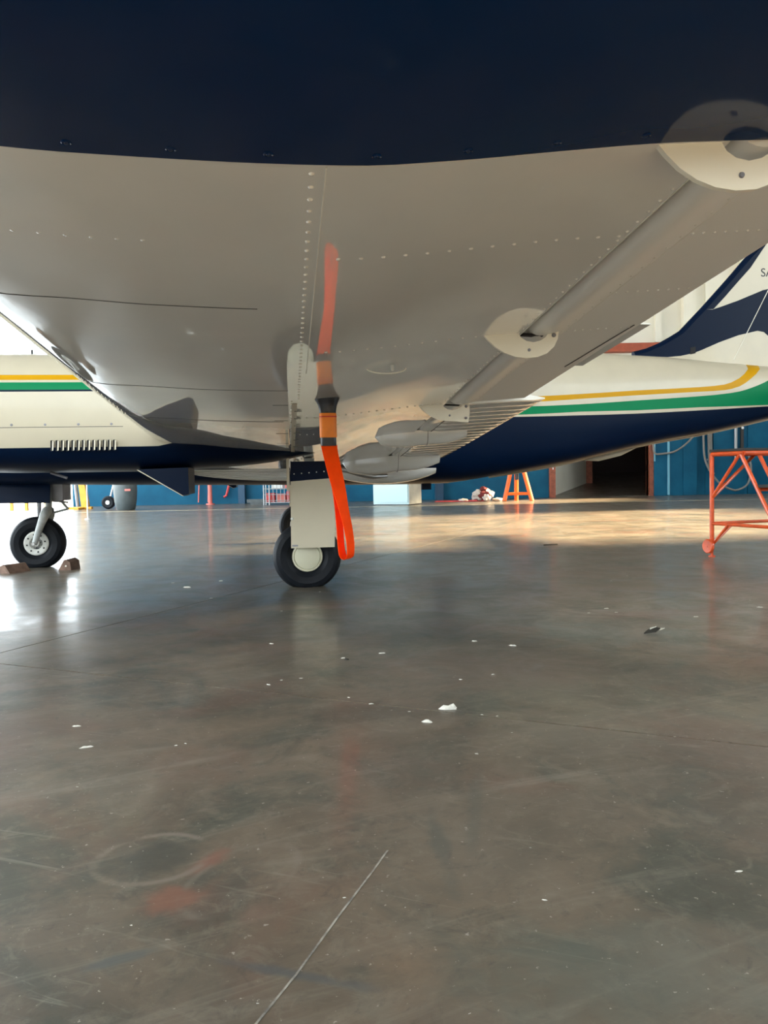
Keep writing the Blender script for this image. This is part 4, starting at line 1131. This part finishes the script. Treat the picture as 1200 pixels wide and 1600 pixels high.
# cables on the wall at the right
def cable(name, pts, r, label, m='cable_grey'):
    fs = [interp([(i / (len(pts) - 1), p[k]) for i, p in enumerate(pts)]) for k in range(3)]
    o = MB().tube([(fs[0](t), fs[1](t), fs[2](t)) for t in fr(0, 1, 30)], r, 8).build(name, m)
    tag(o, label, 'cable', 'cables on the blue wall')
    return o
cy = HY1 - 0.36
cable('wall_cable', [(7.78, cy + 0.06, 1.9), (7.79, cy, 1.30), (7.9, cy, 1.20), (8.3, cy, 1.24), (8.8, cy, 1.55), (9.15, cy, 2.05), (9.2, cy, 2.3)], 0.028, 'grey cable sagging across the blue boards beside the doorway')
cable('wall_cable', [(9.28, cy, 2.5), (9.22, cy, 1.7), (9.25, cy, 1.1), (9.5, cy, 0.55), (9.8, cy, 0.25), (10.15, cy, 0.12), (10.5, cy, 0.30), (10.6, cy, 0.75), (10.45, cy, 1.3)], 0.030, 'long grey hose looping down behind the orange stand')
cable('wall_cable', [(9.42, cy + 0.05, 2.5), (9.38, cy + 0.05, 1.7), (9.40, cy + 0.05, 1.0), (9.55, cy + 0.05, 0.60)], 0.026, 'pale cable hanging straight beside the long looping hose')
cd = empty('conduit', (10.25, HY1 - 0.15, 0))
tag(cd, 'upright grey conduit pipe on the blue wall above the orange stand', 'conduit')
MB().tube([(0, 0, 1.0), (0, 0, 3.0)], 0.045, 10).build('pipe', 'wire_grey', cd)
MB().box((0.14, -0.02, 1.2), (0.22, 0.04, 3.0)).build('trunking', 'deck_dark', cd, smooth=0)
for z in (1.92, 2.02):
    MB().lathe([(0.0001, -0.03), (0.035, -0.03), (0.035, 0.0), (0.0001, 0.0)], (0.18, -0.02, z), 'y', 10).build('lamp', 'white_item', cd)
bk = MB().box((8.55, HY1 - 0.42, 2.12), (9.45, HY1 - 0.20, 2.24)).build('cable_tray', 'cable_grey', wback, smooth=0)
cd2 = empty('conduit', (9.51, HY1 - 0.14, 0))
tag(cd2, 'thick grey riser pipe where the looping hose hangs', 'conduit')
MB().tube([(0, 0, 0.7), (0, 0, 3.0)], 0.06, 10).build('pipe', 'cable_grey', cd2)
for z in (1.0, 2.0):
    MB().box((-0.08, -0.07, z), (0.08, 0.06, z + 0.05)).build('clip', 'wire_grey', cd2, smooth=0)

# ------------------------------------------------------------------ litter on the floor
LIT = [(-0.763, 1.911, 0.061), (-1.251, 4.815, 0.092), (-1.402, 5.043, 0.044), (-1.096, 5.093, 0.053), (-0.466, 3.099, 0.032), (-0.018, 2.89, 0.04), (1.4, 4.736, 0.033), (1.876, 3.93, 0.022), (1.823, 3.72, 0.042), (0.972, 3.653, 0.026), (1.09, 3.766, 0.046), (1.104, 3.656, 0.026), (1.423, 3.504, 0.038), (0.354, 3.074, 0.042), (0.493, 2.979, 0.052), (0.354, 2.548, 0.022), (0.241, 2.491, 0.019), (-0.015, 1.209, 0.006), (0.25, 1.344, 0.006), (0.579, 1.249, 0.018), (0.38, 1.054, 0.005), (0.24, 1.174, 0.014), (0.021, 1.161, 0.006), (0.094, 0.923, 0.006), (-0.075, 1.192, 0.011), (-0.173, 0.949, 0.007), (-0.351, 2.526, 0.018), (-0.289, 2.546, 0.018), (-0.118, 2.309, 0.02), (-0.049, 2.238, 0.027), (-0.537, 1.913, 0.017), (-0.516, 1.926, 0.016), (-0.386, 2.473, 0.026), (-0.992, 4.345, 0.038), (-0.529, 3.873, 0.02), (-0.855, 2.082, 0.043), (0.428, 1.265, 0.006), (0.428, 1.199, 0.006), (-0.387, 4.512, 0.023), (0.211, 1.814, 0.015), (0.32, 1.961, 0.012), (-0.392, 1.127, 0.007), (0.062, 2.157, 0.017), (1.57, 4.959, 0.022), (-0.686, 1.659, 0.013), (0.262, 2.115, 0.019), (0.303, 2.101, 0.015)]
def flake(name, x, y, w_, m, seed, hk=0.25, asp=0.5):
    rnd = random.Random(seed)
    n = 9
    rot = rnd.uniform(-0.5, 0.5)
    pts = []
    for j in range(n):
        a = 2 * math.pi * j / n
        k = rnd.uniform(0.55, 1.0)
        px, py = math.cos(a) * w_ / 2 * k, math.sin(a) * w_ / 2 * asp * k
        pts.append((px * math.cos(rot) - py * math.sin(rot), px * math.sin(rot) + py * math.cos(rot)))
    b = MB()
    b.v = [(p[0], p[1], 0.0) for p in pts] + [(p[0] * 0.6, p[1] * 0.6, w_ * hk * rnd.uniform(0.5, 1.0)) for p in pts] + [(0, 0, w_ * hk * 0.7)]
    for j in range(n):
        k = (j + 1) % n
        b.f += [[j, k, n + k, n + j], [n + j, n + k, 2 * n]]
        b.m += [0, 0]
    b.f.append(list(range(n))[::-1])
    b.m.append(0)
    o = b.build(name, m, None, smooth=0)
    o.location = (x, y, 0.0004)
    return o
for i, (x, y, wd) in enumerate(LIT):
    o = flake('floor_crumb', x, y, wd * random.uniform(0.6, 0.9), 'lint', i, 0.10, random.uniform(0.25, 0.6))
    dj = (Vector((x, y, 0)).dot(w) - 2.037)
    lb = 'tiny pale crumb of litter lying close along the floor joint' if abs(dj) < 0.30 else ('tiny pale speck of litter on the near slab in the foreground' if dj < 0 else 'tiny pale crumb of litter on the slabs beyond the floor joint')
    tag(o, lb, 'crumb', 'pale crumbs on the floor')
o = flake('lint_tuft', 0.173, 2.174, 0.072, 'lint', 101, 0.20, 0.35)
tag(o, 'largest white tuft of lint, lying on the floor joint', 'lint')
o = flake('lint_tuft', 0.106, 2.062, 0.040, 'lint', 102, 0.14, 0.6)
tag(o, 'flat grey-white lint patch just before the largest tuft', 'lint')
sc_ = empty('paper_scrap', (1.113, 3.181, 0), 0.35)
tag(sc_, 'dark curled scrap with a pale tip on the right of the floor', 'scrap')
MB().prism([(-0.055, -0.012, 0.001), (0.0, -0.020, 0.004), (0.035, -0.004, 0.012), (0.02, 0.014, 0.016), (-0.02, 0.008, 0.008)], (0, 0, 0.004)).build('curl', 'scrap_dark', sc_, smooth=0)
MB().prism([(-0.012, 0.004, 0.012), (0.016, 0.002, 0.020), (0.03, 0.014, 0.018), (0.0, 0.018, 0.014)], (0, 0, 0.003)).build('tip', 'lint', sc_, smooth=0)
MB().prism([(0.03, -0.004, 0.006), (0.065, 0.004, 0.010), (0.05, 0.012, 0.010)], (0, 0, 0.003)).build('tip', 'lint', sc_, smooth=0)
tw2 = MB().tube([(1.50, 7.22, 0.006), (1.58, 7.24, 0.008), (1.64, 7.27, 0.006)], 0.006, 6).build('twig', 'scrap_dark')
tag(tw2, 'thin dark stick on the floor beyond the wheel, right', 'stick')
bug = flake('dead_insect', -0.149, 2.798, 0.03, 'scrap_dark', 200, 0.2, 0.6)
tag(bug, 'small dark dead insect lying below the main wheel', 'insect')
MB().prism([(-0.02, 0.002, 0.004), (-0.004, 0.0, 0.006), (-0.016, 0.014, 0.004)], (0, 0, 0.002)).build('wing', 'lint', bug, smooth=0)
